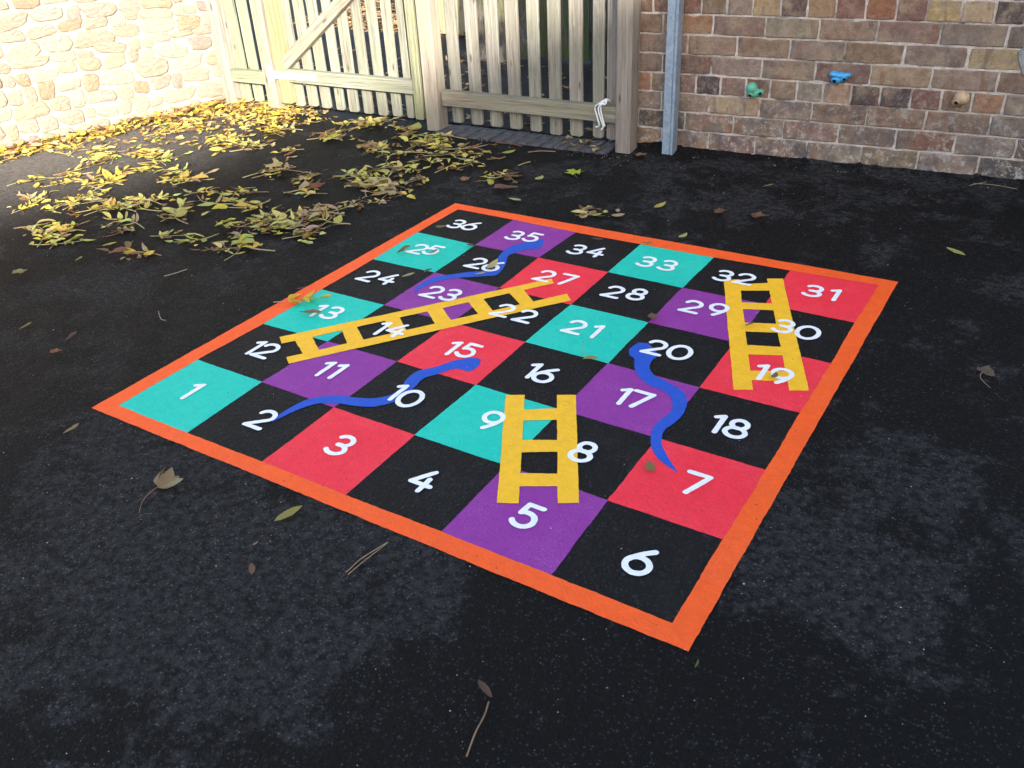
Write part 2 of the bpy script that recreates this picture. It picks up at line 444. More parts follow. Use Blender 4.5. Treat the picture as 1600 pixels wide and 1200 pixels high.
PAL = dict(b=(0.262, 0.177, 0.128), g=(0.262, 0.201, 0.159), t=(0.390, 0.275, 0.177), r=(0.232, 0.116, 0.085),
           o=(0.354, 0.171, 0.098), p=(0.104, 0.067, 0.067), d=(0.104, 0.088, 0.085), y=(0.366, 0.262, 0.146), k=(0.226, 0.152, 0.120))
CH = 0.3055
def make_brick_wall():
    root = empty('brick_wall', W(0, 0)); root.rotation_euler = (0, 0, W_RZ)
    tag(root, 'old brown brick wall with pale mortar to the right of the gate', 'wall')
    J = 0.026 * U
    rows = {0: ([0.501, 1.28, 2.097, 2.932, 3.755, 4.59], 'tbkkgbgd'),
            1: ([0.082, 0.897, 1.697, 2.549, 3.391, 4.21, 5.021], 'dbgkkrgkd'),
            2: ([0.475, 1.296, 2.108, 2.922, 3.754, 4.622], 'gbtgkkbg'),
            3: ([-0.531, -.14, 0.241, 0.638, 1.053, 1.433, 1.844, 2.24, 2.656, 3.07, 3.501, 3.913, 4.322, 4.738], 'okkpkrbgtpprgog'),
            4: ([0.469, 1.276, 2.082, 2.887, 3.729, 4.595], 'kkggktgb'),
            5: ([0.059, 0.855, 1.675, 2.476, 3.303, 4.148], 'gbbgbgyt'),
            6: ([0.455, 1.264, 2.065, 2.893, 3.733, 4.587], 'bokgbkgg'),
            7: ([-0.543, -.15, 0.251, 0.656, 1.052, 1.477, 1.864, 2.27, 2.684, 3.105, 3.508, 3.951, 4.373, 4.761], 'krrbgypyrorytdy')}
    meshes = {}
    R = random.Random(3)
    names = 'bgtkrgbkyb'
    rest_V, rest_F, rest_C = [], [], []
    S0, S1 = -0.86, 9.0
    for c in range(0, 32):
        z0 = 0.03 + c * CH
        head = c % 4 == 3
        step = .404 if head else .82
        if c in rows: js, cols = list(rows[c][0]), rows[c][1]
        else:
            js = [(-.13 if head else (.06 if c % 2 else .47)) + R.uniform(-.02, .02)]; cols = ''
        while js[-1] < S1: js.append(js[-1] + step + R.uniform(-.012, .012))
        while js[0] > S0 + .15: js.insert(0, js[0] - step)
        js[0] = max(js[0], S0); js[-1] = S1
        lead = 0
        for i in range(len(js) - 1):
            w = (js[i + 1] - js[i]) * U - J; h = CH * U - J
            if w < 0.02: continue
            ch = cols[i] if i < len(cols) else R.choice(names)
            base = tuple(.95 * x + .05 * m_ for x, m_ in zip(PAL[ch], (.268, .172, .122))); k = R.uniform(.80, 1.16) * 1.12
            colr = tuple(min(1, x * k * R.uniform(.94, 1.06)) for x in base)
            cen = Vector(((js[i] + js[i + 1]) / 2 * U, R.uniform(-.002, .003), (z0 + CH / 2) * U))
            if c <= 10 and js[i] < 6.4:
                wq = round(w / .006) * .006
                key = (wq, R.randrange(3))
                if key not in meshes:
                    V, Fc = brick_mesh(wq, h, .05, hash(key) % 9999)
                    me = bpy.data.meshes.new('brick'); me.from_pydata([tuple(v) for v in V], [], Fc); me.update()
                    me.materials.append(M['brick']); meshes[key] = me
                inst('brick', meshes[key], root, cen, (R.uniform(-.012, .012), R.uniform(-.008, .008), R.uniform(-.008, .008)),
                     (w / wq, 1, 1), colr)
            else:
                V, Fc = brick_mesh(w, h, .05, c * 100 + i); o0 = len(rest_V)
                rest_V += [v + cen for v in V]; rest_F += [tuple(o0 + q for q in f) for f in Fc]
    o = mesh_obj('brick', rest_V, rest_F, M['brick'], root); o.color = (*PAL['k'], 1); o['kind'] = 'stuff'
    # mortar bed, uneven, a few millimetres behind the faces
    V, Fc = [], []
    step = .012
    nx = int((6.6 - S0) * U / step); nz = int(3.5 * U / step)
    for j in range(nz + 1):
        for i in range(nx + 1):
            x = S0 * U + .004 + i * step; z = -.02 + j * step
            n1 = noise.noise(Vector((x * 9, z * 9, 3.1))); n2 = noise.noise(Vector((x * 60, z * 60, 7.7)))
            V.append((x, .0052 - .0040 * n1 * (1 if z > .27 else -.3) - .0016 * n2 + (0.0015 if z < .27 else 0), z))
    for j in range(nz):
        for i in range(nx):
            a = j * (nx + 1) + i; Fc.append((a, a + 1, a + nx + 2, a + nx + 1))
    mesh_obj('mortar', V, Fc, M['mortar'], root, smooth=True)
    bx = [(S0 * U + .004, .012, -.05), (9.0 * U, .012, -.05), (9.0 * U, .30, -.05), (S0 * U + .004, .30, -.05)]
    V = bx + [(x, y, 2.83) for x, y, z in bx]
    mesh_obj('wall_core', V, [(0, 3, 2, 1), (4, 5, 6, 7), (0, 1, 5, 4), (1, 2, 6, 5), (2, 3, 7, 6), (3, 0, 4, 7)], M['mortar'], root)
    # cement patch at the right
    R2 = random.Random(4); ring = []
    cx, cz = 4.98 * U, 1.76 * U
    for k in range(22):
        a = 2 * math.pi * k / 22; rr = (.068 + .012 * R2.uniform(-1, 1))
        ring.append((cx + math.cos(a) * rr, cz + math.sin(a) * rr * .98))
    V = [(x, .004, z) for x, z in ring] + [(cx + (x - cx) * .9, -.0065, cz + (z - cz) * .9) for x, z in ring] + [(cx, -.008, cz)]
    n = 22; Fc = [(k, (k + 1) % n, n + (k + 1) % n, n + k) for k in range(n)] + [(n + k, n + (k + 1) % n, 2 * n) for k in range(n)]
    tag(mesh_obj('cement_patch', V, Fc, M['cement'], root), 'grey cement repair patch')
make_brick_wall()

# ------------------------------------------------------------------ rubble stone wall
SW0 = Vector((-9.8, 4.77, 0)); SW1 = Vector((-8.42, 9.3, 0))
SE = (SW1 - SW0).normalized(); SNn = Vector((SE.y, -SE.x, 0))          # faces the playground
def make_stone_wall():
    rz = math.atan2(SE.y, SE.x)
    root = empty('stone_wall', SW0 * U, rz)
    tag(root, 'sunlit rubble stone wall in pale mortar at the left edge', 'wall')
    R = random.Random(21)
    cols = [(0.46, 0.40, 0.31), (0.40, 0.30, 0.19), (0.47, 0.42, 0.34), (0.44, 0.38, 0.30), (0.46, 0.42, 0.36), (0.48, 0.44, 0.36), (0.47, 0.42, 0.33), (0.45, 0.41, 0.34),
            (0.38, 0.31, 0.28), (0.46, 0.38, 0.26), (0.44, 0.41, 0.36)]
    def stone(w, h, seed):
        Q = random.Random(seed); n = 14
        ring = []
        ph = Q.uniform(0, 6)
        for k in range(n):
            a = 2 * math.pi * (k + Q.uniform(-.25, .25)) / n
            ca, sa = math.cos(a), math.sin(a)
            p = 4.5
            rr = 1.0 / ((abs(ca) ** p + abs(sa) ** p) ** (1 / p))
            rr *= 1 + .06 * math.sin(2 * a + ph) + .07 * math.sin(3 * a + 2 * ph) + Q.uniform(-.08, .06)
            ring.append((ca * rr * w / 2, sa * rr * h / 2))
        prot = Q.uniform(.004, .015)
        V = [(x, .025, z) for x, z in ring] + [(x * .98, .002, z * .97) for x, z in ring]
        V += [(x * .86, -prot * Q.uniform(.5, 1.0), z * .82) for x, z in ring]
        V += [(x * .45, -prot * Q.uniform(.7, 1.25), z * .45) for x, z in ring]
        V.append((0, -prot * Q.uniform(.8, 1.2), 0))
        Fc = []
        for t in range(3):
            for k in range(n):
                j = (k + 1) % n; Fc.append((t * n + k, t * n + j, (t + 1) * n + j, (t + 1) * n + k))
        for k in range(n): Fc.append((3 * n + k, 3 * n + (k + 1) % n, 4 * n))
        return V, Fc
    protos = []
    for k in range(16):
        V, Fc = stone(1, 1, 50 + k); V = [(x, y, z) for x, y, z in V]
        me = bpy.data.meshes.new('stone'); me.from_pydata(V, [], Fc); me.update(); me.materials.append(M['stone']); protos.append(me)
    z = -0.02
    cnt = 0; rV, rF = [], []
    T0, T1 = -14.0, 5.2
    while z < 5.6:
        ch = R.uniform(.20, .34); t = T0 + R.uniform(0, .4)
        while t < T1:
            w = R.choice([.26, .34, .42, .5, .6, .72]) * R.uniform(.85, 1.15)
            hh = ch * R.uniform(.88, 1.12)
            if R.random() < .12: hh *= .62; w *= .7
            tc = t + w / 2; zc = z + ch / 2 + R.uniform(-.05, .05)
            gapw = R.uniform(-.01, .035)
            size = ((w - gapw) * U, 1.0, (hh + .005) * U)
            rot = R.uniform(-.14, .14)
            colr = R.choice(cols); kk = R.uniform(.9, 1.12); colr = tuple(min(.7, (.7 * x + .3 * m_) * kk * .86) for x, m_ in zip(colr, (.45, .41, .345)))
            if tc + w / 2 < T1 + .05:
                if -2.5 < tc and z < 3.1 and cnt < 296:
                    inst('stone', R.choice(protos), root, (tc * U, 0.001, zc * U), (0, rot, 0), size, colr); cnt += 1
                else:
                    me = R.choice(protos); o0 = len(rV)
                    mt = Matrix.Translation((tc * U, .001, zc * U)) @ Matrix.Rotation(rot, 4, 'Y') @ Matrix.Diagonal((*size, 1))
                    rV += [mt @ v.co for v in me.vertices]; rF += [tuple(o0 + q for q in p.vertices) for p in me.polygons]
            t += w
        z += ch
    o = mesh_obj('stone', rV, rF, M['stone'], root); o.color = (*cols[2], 1); o['kind'] = 'stuff'
    V, Fc = [], []; step = .02
    nx = int((T1 + 3) * U / step); nz = int(3.4 * U / step)
    for j in range(nz + 1):
        for i in range(nx + 1):
            x = -3 * U + i * step; zz = -.03 + j * step
            V.append((x, .003 + .006 * noise.noise(Vector((x * 14, zz * 14, 1))) + .003 * noise.noise(Vector((x * 50, zz * 50, 4))), zz))
    for j in range(nz):
        for i in range(nx):
            a = j * (nx + 1) + i; Fc.append((a, a + 1, a + nx + 2, a + nx + 1))
    mesh_obj('mortar', V, Fc, M['lime'], root, smooth=True)
    bx = [(T0 * U, .012, -.05), (T1 * U, .012, -.05), (T1 * U, .40, -.05), (T0 * U, .40, -.05)]
    V = bx + [(x, y, 1.62) for x, y, _ in bx]
    mesh_obj('wall_core', V, [(0, 3, 2, 1), (4, 5, 6, 7), (0, 1, 5, 4), (1, 2, 6, 5), (2, 3, 7, 6), (3, 0, 4, 7)], M['lime'], root)
make_stone_wall()

# ------------------------------------------------------------------ added building, unseen at the right, there only to shade the playground
def box_obj(name, x0, x1, y0, y1, z0, z1, mat, parent=None):
    V = [(x0, y0, z0), (x1, y0, z0), (x1, y1, z0), (x0, y1, z0), (x0, y0, z1), (x1, y0, z1), (x1, y1, z1), (x0, y1, z1)]
    return mesh_obj(name, V, [(0, 3, 2, 1), (4, 5, 6, 7), (0, 1, 5, 4), (1, 2, 6, 5), (2, 3, 7, 6), (3, 0, 4, 7)], mat, parent)
def make_building():
    K = 9.5
    edge = Vector((-4.95 + 3.80 * K, 9.259, 0)) * U; H = 1.674 * K * U
    root = empty('added_shade_building', edge, math.atan2(6.57, .75) - math.pi / 2)
    tag(root, 'unseen flat-roofed building added at the right to shade the playground', 'building')
    Y0, Y1 = -26.0, 1.0
    box_obj('wall', .25, 7.5, Y0, Y1, 0, H - .30, M['render'], root)
    box_obj('roof', 0, 7.7, Y0 - .2, Y1 + .2, H - .29, H, M['roofing'], root)
    for k in range(9):
        y = Y0 + 1.6 + k * 2.9
        w = box_obj('window', .17, .248, y, y + 1.7, 1.0, 2.6, M['strap'], root)
        box_obj('pane', .160, .169, y + .08, y + .80, 1.08, 2.52, M['glass'], w)
        box_obj('pane', .160, .169, y + .90, y + 1.62, 1.08, 2.52, M['glass'], w)
make_building()

# ------------------------------------------------------------------ timber fence and gates
def board_mesh(w, t, L, seed, rnd=.010, chamf=.003, bend=.0):
    """board with long axis z, width x, thickness y (front at y=0), bottom corners rounded"""
    R = random.Random(seed)
    out = []
    n = 4
    prof = []
    for k in range(n + 1):
        a = math.pi / 2 * k / n; prof.append((-w / 2 + rnd - rnd * math.cos(a - 0) , rnd - rnd * math.sin(a)))
    left = [(-w / 2 + rnd * (1 - math.sin(math.pi / 2 * k / n)), rnd * (1 - math.cos(math.pi / 2 * k / n))) for k in range(n + 1)]  # bottom->side
    zs = [p[1] for p in left] + [L * f for f in (.12, .25, .4, .55, .7, .85, 1.0)]
    xs = [w / 2 + (p[0] - (-w / 2)) * -1 for p in left] + [w / 2] * 7
    V, Fc = [], []
    for i, (z, x) in enumerate(zip(zs, xs)):
        dx = .0012 * noise.noise(Vector((seed * 3.3, z * 6, 1))) + bend * (z / L) ** 2
        dy = .0012 * noise.noise(Vector((seed * 1.7, z * 5, 9)))
        for (px, py) in ((-x, t), (-x, chamf), (-x + chamf, 0), (x - chamf, 0), (x, chamf), (x, t)):
            V.append((px + dx, py + dy, z))
    for i in range(len(zs) - 1):
        for k in range(6):
            a = i * 6 + k; b = i * 6 + (k + 1) % 6
            Fc.append((a, b, b + 6, a + 6))
    Fc.append((5, 4, 3, 2, 1, 0)); e = (len(zs) - 1) * 6; Fc.append(tuple(range(e, e + 6)))
    return V, Fc
_bc = [0]
def board(name, parent, p0, p1, width, thick, color=(1, 1, 1), rnd=.010, side=None, chamf=.003):
    """board whose front-face centre line runs from p0 to p1 (world metres), front towards the playground"""
    _bc[0] += 1
    p0, p1 = Vector(p0), Vector(p1); ax = p1 - p0; L = ax.length; ax.normalize()
    V, Fc = board_mesh(width, thick, L, _bc[0], rnd, chamf)
    o = mesh_obj(name, V, Fc, M['wood'], None)
    y = FN.copy(); x = y.cross(ax).normalized(); y = ax.cross(x).normalized()
    mw = Matrix(((x.x, y.x, ax.x, p0.x), (x.y, y.y, ax.y, p0.y), (x.z, y.z, ax.z, p0.z), (0, 0, 0, 1)))
    o.parent = parent
    o.matrix_local = parent.matrix_basis.inverted() @ mw if parent else mw
    o.color = (*color, 1)
    return o

TOPB = 3.55
def fence_root(name, s):
    o = empty(name, F(s, 0), F_RZ); return o
RW = random.Random(8)
def tone(a=.9, b=1.1, g=0.0):
    k = RW.uniform(a, b); return (k * (1 - g * .3), k * (1 + g * .12), k * (1 - g * .5))

# posts
def post(s, w, dep, h, label, color):
    r_ = fence_root('gate_post', s)
    tag(r_, label, 'post', 'square timber posts of the gates')
    board('shaft', r_, F(s + w / 2, -.1), F(s + w / 2, h), w * U, dep * U, color, .001, chamf=.006)
    c0 = F(s + w / 2, h, dep / 2)
    a, b = w * U / 2 + .006, dep * U / 2 + .006
    V = []
    for (x, y) in ((-a, -b), (a, -b), (a, b), (-a, b)):
        p = c0 + FE * x + FN * y; V.append(p - r_.location)
    V.append(c0 + Vector((0, 0, .035)) - r_.location)
    Ri = Matrix.Rotation(-F_RZ, 3, 'Z'); V = [Ri @ v for v in V]
    mesh_obj('cap', V, [(0, 3, 2, 1), (0, 1, 4), (1, 2, 4), (2, 3, 4), (3, 0, 4)], M['wood'], r_)
    return r_
post(-5.2, .27, .28, 4.3, 'timber post against the end of the stone wall', (1.12, 1.04, 1.0))
post(-3.97, .27, .30, 4.3, 'timber hinge post left of the braced gate', (1.12, 1.08, .95))
post(0.03, .30, .30, 4.3, 'timber post between the braced gate and the plain gate', (1.10, 1.08, 1.0))
post(3.915, .27, .34, 4.3, 'knotty timber post at the end of the brick wall', (1.0, .94, .93))

# narrow fixed panel beside the stone wall
pn = fence_root('fence_panel', -4.5)
tag(pn, 'narrow picket panel between the stone wall post and the hinge post', 'fence')
for a, b in ((-4.93, -4.60), (-4.56, -4.26)):
    board('batten', pn, F((a + b) / 2, .12, .2), F((a + b) / 2, TOPB, .2), (b - a - .05) * U, .055 * U, tone(1.0, 1.1, .32))
for z0, z1 in ((.53, .785), (2.95, 3.2)):
    board('rail', pn, F(-4.93, (z0 + z1) / 2, .05), F(-3.975, (z0 + z1) / 2, .05), (z1 - z0) * U, .148 * U, tone(1, 1.1, .4), .002)

# braced gate
g1 = fence_root('braced_gate', -1.9)
tag(g1, 'picket gate with a diagonal brace and a pale strap hinge', 'gate')
for a, b in ((-3.38, -3.095), (-3.03, -2.735), (-2.685, -2.395), (-2.305, -2.045), (-1.973, -1.69), (-1.608, -1.335), (-1.249, -.98), (-.897, -.635), (-.552, -.33)):
    board('batten', g1, F((a + b) / 2 - .025, RW.uniform(.12, .15), .2), F((a + b) / 2 - .025, TOPB, .2), (b - a - .05) * U, .055 * U, tone(.92, 1.10, .16))
board('stile', g1, F(-3.475, .20, .045), F(-3.475, TOPB, .045), .30 * U, .15 * U, (1.1, 1.12, .72), .004)
board('stile', g1, F(-.145, .17, .045), F(-.145, TOPB, .045), .19 * U, .15 * U, (.92, .98, .72), .004)
for z0, z1 in ((.63, .885), (2.98, 3.23)):
    board('rail', g1, F(-3.32, (z0 + z1) / 2, .052), F(-.245, (z0 + z1) / 2, .052), (z1 - z0) * U, .145 * U, tone(.98, 1.05, .2), .002)
board('brace', g1, F(-3.40, .96, .03), F(-.62, 2.99, .03), .24 * U, .165 * U, (1.08, 1.04, .92), .003)
# strap hinge
def strap_hinge():
    Ri = Matrix.Rotation(-F_RZ, 3, 'Z')
    def loc(s, z, d): return Ri @ (F(s, z, d) - g1.location)
    def slab(name, s0, s1, z0a, z1a, z0b, z1b, d0, d1, parent):
        V = [loc(s0, z0a, d0), loc(s1, z0b, d0), loc(s1, z1b, d0), loc(s0, z1a, d0), loc(s0, z0a, d1), loc(s1, z0b, d1), loc(s1, z1b, d1), loc(s0, z1a, d1)]
        return mesh_obj(name, V, [(0, 1, 2, 3), (7, 6, 5, 4), (0, 4, 5, 1), (1, 5, 6, 2), (2, 6, 7, 3), (3, 7, 4, 0)], M['strap'], parent)
    h = slab('strap_hinge', -3.66, -2.55, .69, .835, .71, .83, .018, .040, g1)
    tag(h, 'pale metal strap hinge')
    slab('pin_plate', -3.80, -3.70, .62, .94, .62, .94, -.022, -.004, h)
    V, Fc = tube([loc(-3.68, .63, -.0), loc(-3.68, .93, -.0)], .0085, 10); mesh_obj('hinge_pin', V, Fc, M['strap'], h, True)
    for s in (-3.45, -3.1, -2.68):
        V, Fc = tube([loc(s, .767, .018), loc(s, .767, .004), loc(s, .767, -.006)], [.0075, .0075, .004], 10)
        mesh_obj('bolt', V, Fc, M['strap'], h, True)
strap_hinge()

# plain gate
g2 = fence_root('plain_gate', 2.1)
tag(g2, 'plain picket gate with a cord tied over its bottom rail', 'gate')
for a, b in ((0.49, .746), (0.909, 1.177), (1.318, 1.596), (1.734, 2.005), (2.156, 2.405), (2.552, 2.811), (2.954, 3.222), (3.393, 3.623), (3.653, 3.88)):
    c = tone(.86, 1.0, .06)
    if a > 3.6: c = (.80, .80, .84)
    board('batten', g2, F((a + b) / 2, RW.uniform(.12, .16), .2), F((a + b) / 2, TOPB, .2), (b - a - .025) * U, .055 * U, c)
for z0, z1 in ((.477, .748), (2.95, 3.2)):
    board('rail', g2, F(.40, (z0 + z1) / 2, .05), F(3.905, (z0 + z1) / 2, .05), (z1 - z0) * U, .148 * U, (.90, .88, .76), .002)

# cord over the rail
def cord():
    root = empty('cord', F(3.63, .36, 0))
    root.rotation_euler = (0, 0, F_RZ)
    tag(root, 'white knotted cord hanging over the bottom rail of the plain gate', 'cord')
    Ri = Matrix.Rotation(-F_RZ, 3, 'Z')
    def loc(p): return Ri @ (F(*p) - root.location)
    strands = [[(3.73, .80, .16), (3.70, .85, .10), (3.62, .80, .00), (3.56, .755, -.005), (3.545, .70, -.005), (3.57, .62, .0), (3.60, .52, .0), (3.62, .45, .01), (3.60, .41, .02), (3.55, .395, .02)],
               [(3.74, .80, .16), (3.70, .835, .08), (3.64, .78, .0), (3.61, .72, -.005), (3.625, .62, .0), (3.66, .52, .0), (3.685, .44, .01), (3.69, .40, .015), (3.655, .36, .015)],
               [(3.76, .82, .14), (3.72, .86, .06), (3.68, .80, -.015), (3.655, .74, -.012), (3.66, .65, -.003), (3.69, .54, 0), (3.715, .46, .0), (3.722, .43, .01)]]
    for st in strands:
        pts = crom([loc(p) for p in st], 5)
        V, Fc = tube(pts, [.0037] * (len(pts) - 4) + [.0036, .0038, .0044, .0047], 7); mesh_obj('strand', V, Fc, M['rope'], root, True)
    pts = crom([loc(p) for p in ((3.70, .83, .02), (3.735, .87, .03), (3.75, .82, -.01), (3.71, .79, -.01), (3.69, .83, .0))], 5)
    V, Fc = tube(pts, .0046, 7); mesh_obj('knot', V, Fc, M['rope'], root, True)
cord()

# galvanised steel post
def steel_post():
    root = empty('steel_post', F(4.69, 0, .2), F_RZ)
    tag(root, 'blue-grey galvanised steel channel post in front of the brick wall', 'post')
    w, dp, tk = .19 * U, .20 * U, .0035
    prof = [(0, 0), (w * .68, 0), (w * .68, .004), (w * .80, .004), (w * .80, -.004), (w, -.004), (w, dp), (0, dp)]
    V = [(x, y, -.02) for x, y in prof] + [(x, y, 1.9) for x, y in prof]; n = len(prof)
    Fc = [(i, (i + 1) % n, n + (i + 1) % n, n + i) for i in range(n)] + [tuple(range(n))[::-1], tuple(range(n, 2 * n))]
    mesh_obj('channel', V, Fc, M['galv'], root)
    V = [(-.003, -.007, 1.9), (w + .003, -.007, 1.9), (w + .003, dp + .003, 1.9), (-.003, dp + .003, 1.9)]
    V += [(x, y, 1.906) for x, y, z in V]
    mesh_obj('cap', V, [(0, 3, 2, 1), (4, 5, 6, 7), (0, 1, 5, 4), (1, 2, 6, 5), (2, 3, 7, 6), (3, 0, 4, 7)], M['galv'], root)
steel_post()

# blue brick threshold
def threshold():
    root = empty('brick_threshold', F(2.1, 0, .2), F_RZ)
    tag(root, 'row of blue-grey bricks set in the ground under the plain gate', 'threshold')
    R = random.Random(2)
    L = 3.55 * U; n = 14; pw = L / n
    for k in range(n):
        x = -L / 2 + pw * (k + .5) - .03 * U
        w = pw - .006; dp = .62 * U; h = .011
        V = []
        sk = .0
        for z, ins in ((-.02, 0), (h - .004, 0), (h, .004)):
            for (a, b) in ((-1, -1), (1, -1), (1, 1), (-1, 1)):
                V.append((a * (w / 2 - ins) + R.uniform(-.001, .001), b * (dp / 2 - ins), z + (R.uniform(-.001, .001) if z > 0 else 0)))
        Fc = [(0, 1, 5, 4), (1, 2, 6, 5), (2, 3, 7, 6), (3, 0, 4, 7), (4, 5, 9, 8), (5, 6, 10, 9), (6, 7, 11, 10), (7, 4, 8, 11), (8, 9, 10, 11)]
        o = mesh_obj('brick', V, Fc, M['paver'], root)
        o.location = (x, -.08 * U, R.uniform(-.003, .002)); o.rotation_euler = (R.uniform(-.02, .03), R.uniform(-.015, .015), R.uniform(-.02, .02))
    V = [(-L / 2 - .015, -.37 * U, .003), (L / 2 - .02, -.37 * U, .003), (L / 2 - .02, .23 * U, .0045), (-L / 2 - .015, .23 * U, .0045)]
    mesh_obj('bedding', V, [(0, 1, 2, 3)], M['cement'], root)
threshold()

# ------------------------------------------------------------------ behind the fence
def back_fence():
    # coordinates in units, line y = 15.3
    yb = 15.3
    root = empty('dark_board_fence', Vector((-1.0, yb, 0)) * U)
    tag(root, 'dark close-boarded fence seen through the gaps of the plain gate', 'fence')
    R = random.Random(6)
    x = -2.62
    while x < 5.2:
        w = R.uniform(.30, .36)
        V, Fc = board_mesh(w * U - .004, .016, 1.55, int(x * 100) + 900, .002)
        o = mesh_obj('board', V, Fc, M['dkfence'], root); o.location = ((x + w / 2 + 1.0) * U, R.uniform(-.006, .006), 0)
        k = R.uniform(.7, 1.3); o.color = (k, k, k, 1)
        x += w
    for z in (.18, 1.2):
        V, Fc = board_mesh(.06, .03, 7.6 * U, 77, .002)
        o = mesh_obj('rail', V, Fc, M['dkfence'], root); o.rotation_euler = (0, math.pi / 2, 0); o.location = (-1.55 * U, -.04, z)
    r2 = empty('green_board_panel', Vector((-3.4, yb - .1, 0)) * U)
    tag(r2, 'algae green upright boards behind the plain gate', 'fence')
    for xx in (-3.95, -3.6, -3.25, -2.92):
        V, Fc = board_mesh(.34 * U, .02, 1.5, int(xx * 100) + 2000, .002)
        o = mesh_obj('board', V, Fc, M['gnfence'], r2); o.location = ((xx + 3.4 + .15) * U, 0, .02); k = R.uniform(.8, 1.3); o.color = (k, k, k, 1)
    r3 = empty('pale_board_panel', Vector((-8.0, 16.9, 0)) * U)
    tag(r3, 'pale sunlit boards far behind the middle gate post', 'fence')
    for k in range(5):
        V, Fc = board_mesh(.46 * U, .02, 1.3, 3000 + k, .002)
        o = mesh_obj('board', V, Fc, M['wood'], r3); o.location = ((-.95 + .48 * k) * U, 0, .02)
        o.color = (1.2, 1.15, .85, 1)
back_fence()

def leafy_cards(n, fn, size, seed, cols):
    R = random.Random(seed); V, Fc, C = [], [], []
    for _ in range(n):
        p = Vector(fn(R)); s = size * R.uniform(.6, 1.3)
        a = Vector((R.gauss(0, 1), R.gauss(0, 1), R.gauss(0, .7))).normalized(); b = a.cross(Vector((R.gauss(0, 1), R.gauss(0, 1), R.gauss(0, 1)))).normalized()
        o = len(V)
        V += [p - a * s, p - a * .1 * s + b * s * .35, p + a * s, p - a * .1 * s - b * s * .35]
        Fc.append((o, o + 1, o + 2, o + 3)); C += [R.choice(cols)] * 4
    return V, Fc, C
def set_tint(o, C):
    at = o.data.color_attributes.new('tint', 'FLOAT_COLOR', 'POINT')
    at.data.foreach_set('color', [x for c in C for x in (*c, 1.0)])

def back_tree():
    root = empty('ash_tree', Vector((-5.15, 15.6, 0)) * U)
    tag(root, 'rough mossy tree trunk seen through the gaps of the plain gate', 'tree')
    n = 22; V, Fc = [], []
    zs = [-.05, .0, .05, .12, .22, .35, .5, .8, 1.2, 1.7, 2.2, 2.8]
    for i, z in enumerate(zs):
        rad = .20 + .10 * math.exp(-z * 6) - .03 * z
        for k in range(n):
            a = 2 * math.pi * k / n
            rr = rad * (1 + .14 * noise.noise(Vector((math.cos(a) * 2, math.sin(a) * 2, z * 1.5))) + .07 * math.sin(k * 2.2 + z * 2))
            V.append((math.cos(a) * rr, math.sin(a) * rr, z))
    for i in range(len(zs) - 1):
        for k in range(n):
            k2 = (k + 1) % n; Fc.append((i * n + k, i * n + k2, (i + 1) * n + k2, (i + 1) * n + k))
    R = random.Random(5)
    limbs = []
    for q in range(7):
        a = q * 2.4; L = R.uniform(1.4, 2.4)
        pts = [Vector((0, 0, 2.3 + .08 * q))]
        for t in (.3, .6, 1.0):
            pts.append(Vector((math.cos(a) * L * t * .8, math.sin(a) * L * t * .8, 2.4 + L * t * .9 + .08 * q)))
        v, f = tube(pts, [.10, .07, .045, .015], 8); o0 = len(V); V += v; Fc += [tuple(o0 + i for i in ff) for ff in f]; limbs.append(pts)
    tr = mesh_obj('trunk', V, Fc, M['bark'], root, True); tr.color = (1, 1, 1, 1)
    def fn(R_):
        p = R_.choice(limbs)[R_.choice((2, 3))]
        return p + Vector((R_.gauss(0, .38), R_.gauss(0, .38), R_.gauss(0, .3)))
    v, f, c = leafy_cards(2200, fn, .05, 4, [(0.30, 0.30, 0.06), (0.22, 0.26, 0.06), (0.42, 0.33, 0.06), (0.12, 0.16, 0.04)])
    cr = mesh_obj('crown', v, f, M['litter'], root); set_tint(cr, c)
back_tree()

# soil bed behind the fence
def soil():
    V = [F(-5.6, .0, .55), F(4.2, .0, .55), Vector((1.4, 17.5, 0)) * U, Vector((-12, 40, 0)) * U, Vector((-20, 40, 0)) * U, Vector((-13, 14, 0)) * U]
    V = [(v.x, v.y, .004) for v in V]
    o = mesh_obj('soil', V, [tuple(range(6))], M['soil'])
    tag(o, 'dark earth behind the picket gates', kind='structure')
soil()

# ================================================================== PAINTED BOARD
def wob(p, amp, sc=70.0, k=0.0):
    return Vector((noise.noise(Vector((p[0] * sc, p[1] * sc, 3.3 + k))), noise.noise(Vector((p[0] * sc, p[1] * sc, 9.1 + k))))) * amp

def dens(poly, step=.006):
    out = []
    for i in range(len(poly)):
        a = Vector(poly[i][:2]); b = Vector(poly[(i + 1) % len(poly)][:2]); n = max(1, int((b - a).length / step))
        for k in range(n): out.append(a + (b - a) * k / n)
    return out

def paint_poly(name, loops, z, mat, parent, amp=.0016, label=None):
    """painted patch: first loop outside, the rest holes; edges run unevenly over the tarmac grain"""
    L2 = []
    for lp in loops:
        d = dens(lp)
        L2.append([Vector((*(p + wob(p, amp) + wob(p, amp * 1.2, 12, 4)), 0)) for p in d])
    V = [p for lp in L2 for p in lp]
    tris = tessellate_polygon(L2)
    o0 = board_root.location
    Fc = []
    for t in tris:
        a, b, c = (V[i] for i in t)
        Fc.append(t if (b - a).cross(c - a).z > 0 else (t[0], t[2], t[1]))
    o = mesh_obj(name, [(p.x - o0.x, p.y - o0.y, z) for p in V], Fc, mat, parent)
    if label: o['label'] = label
    return o

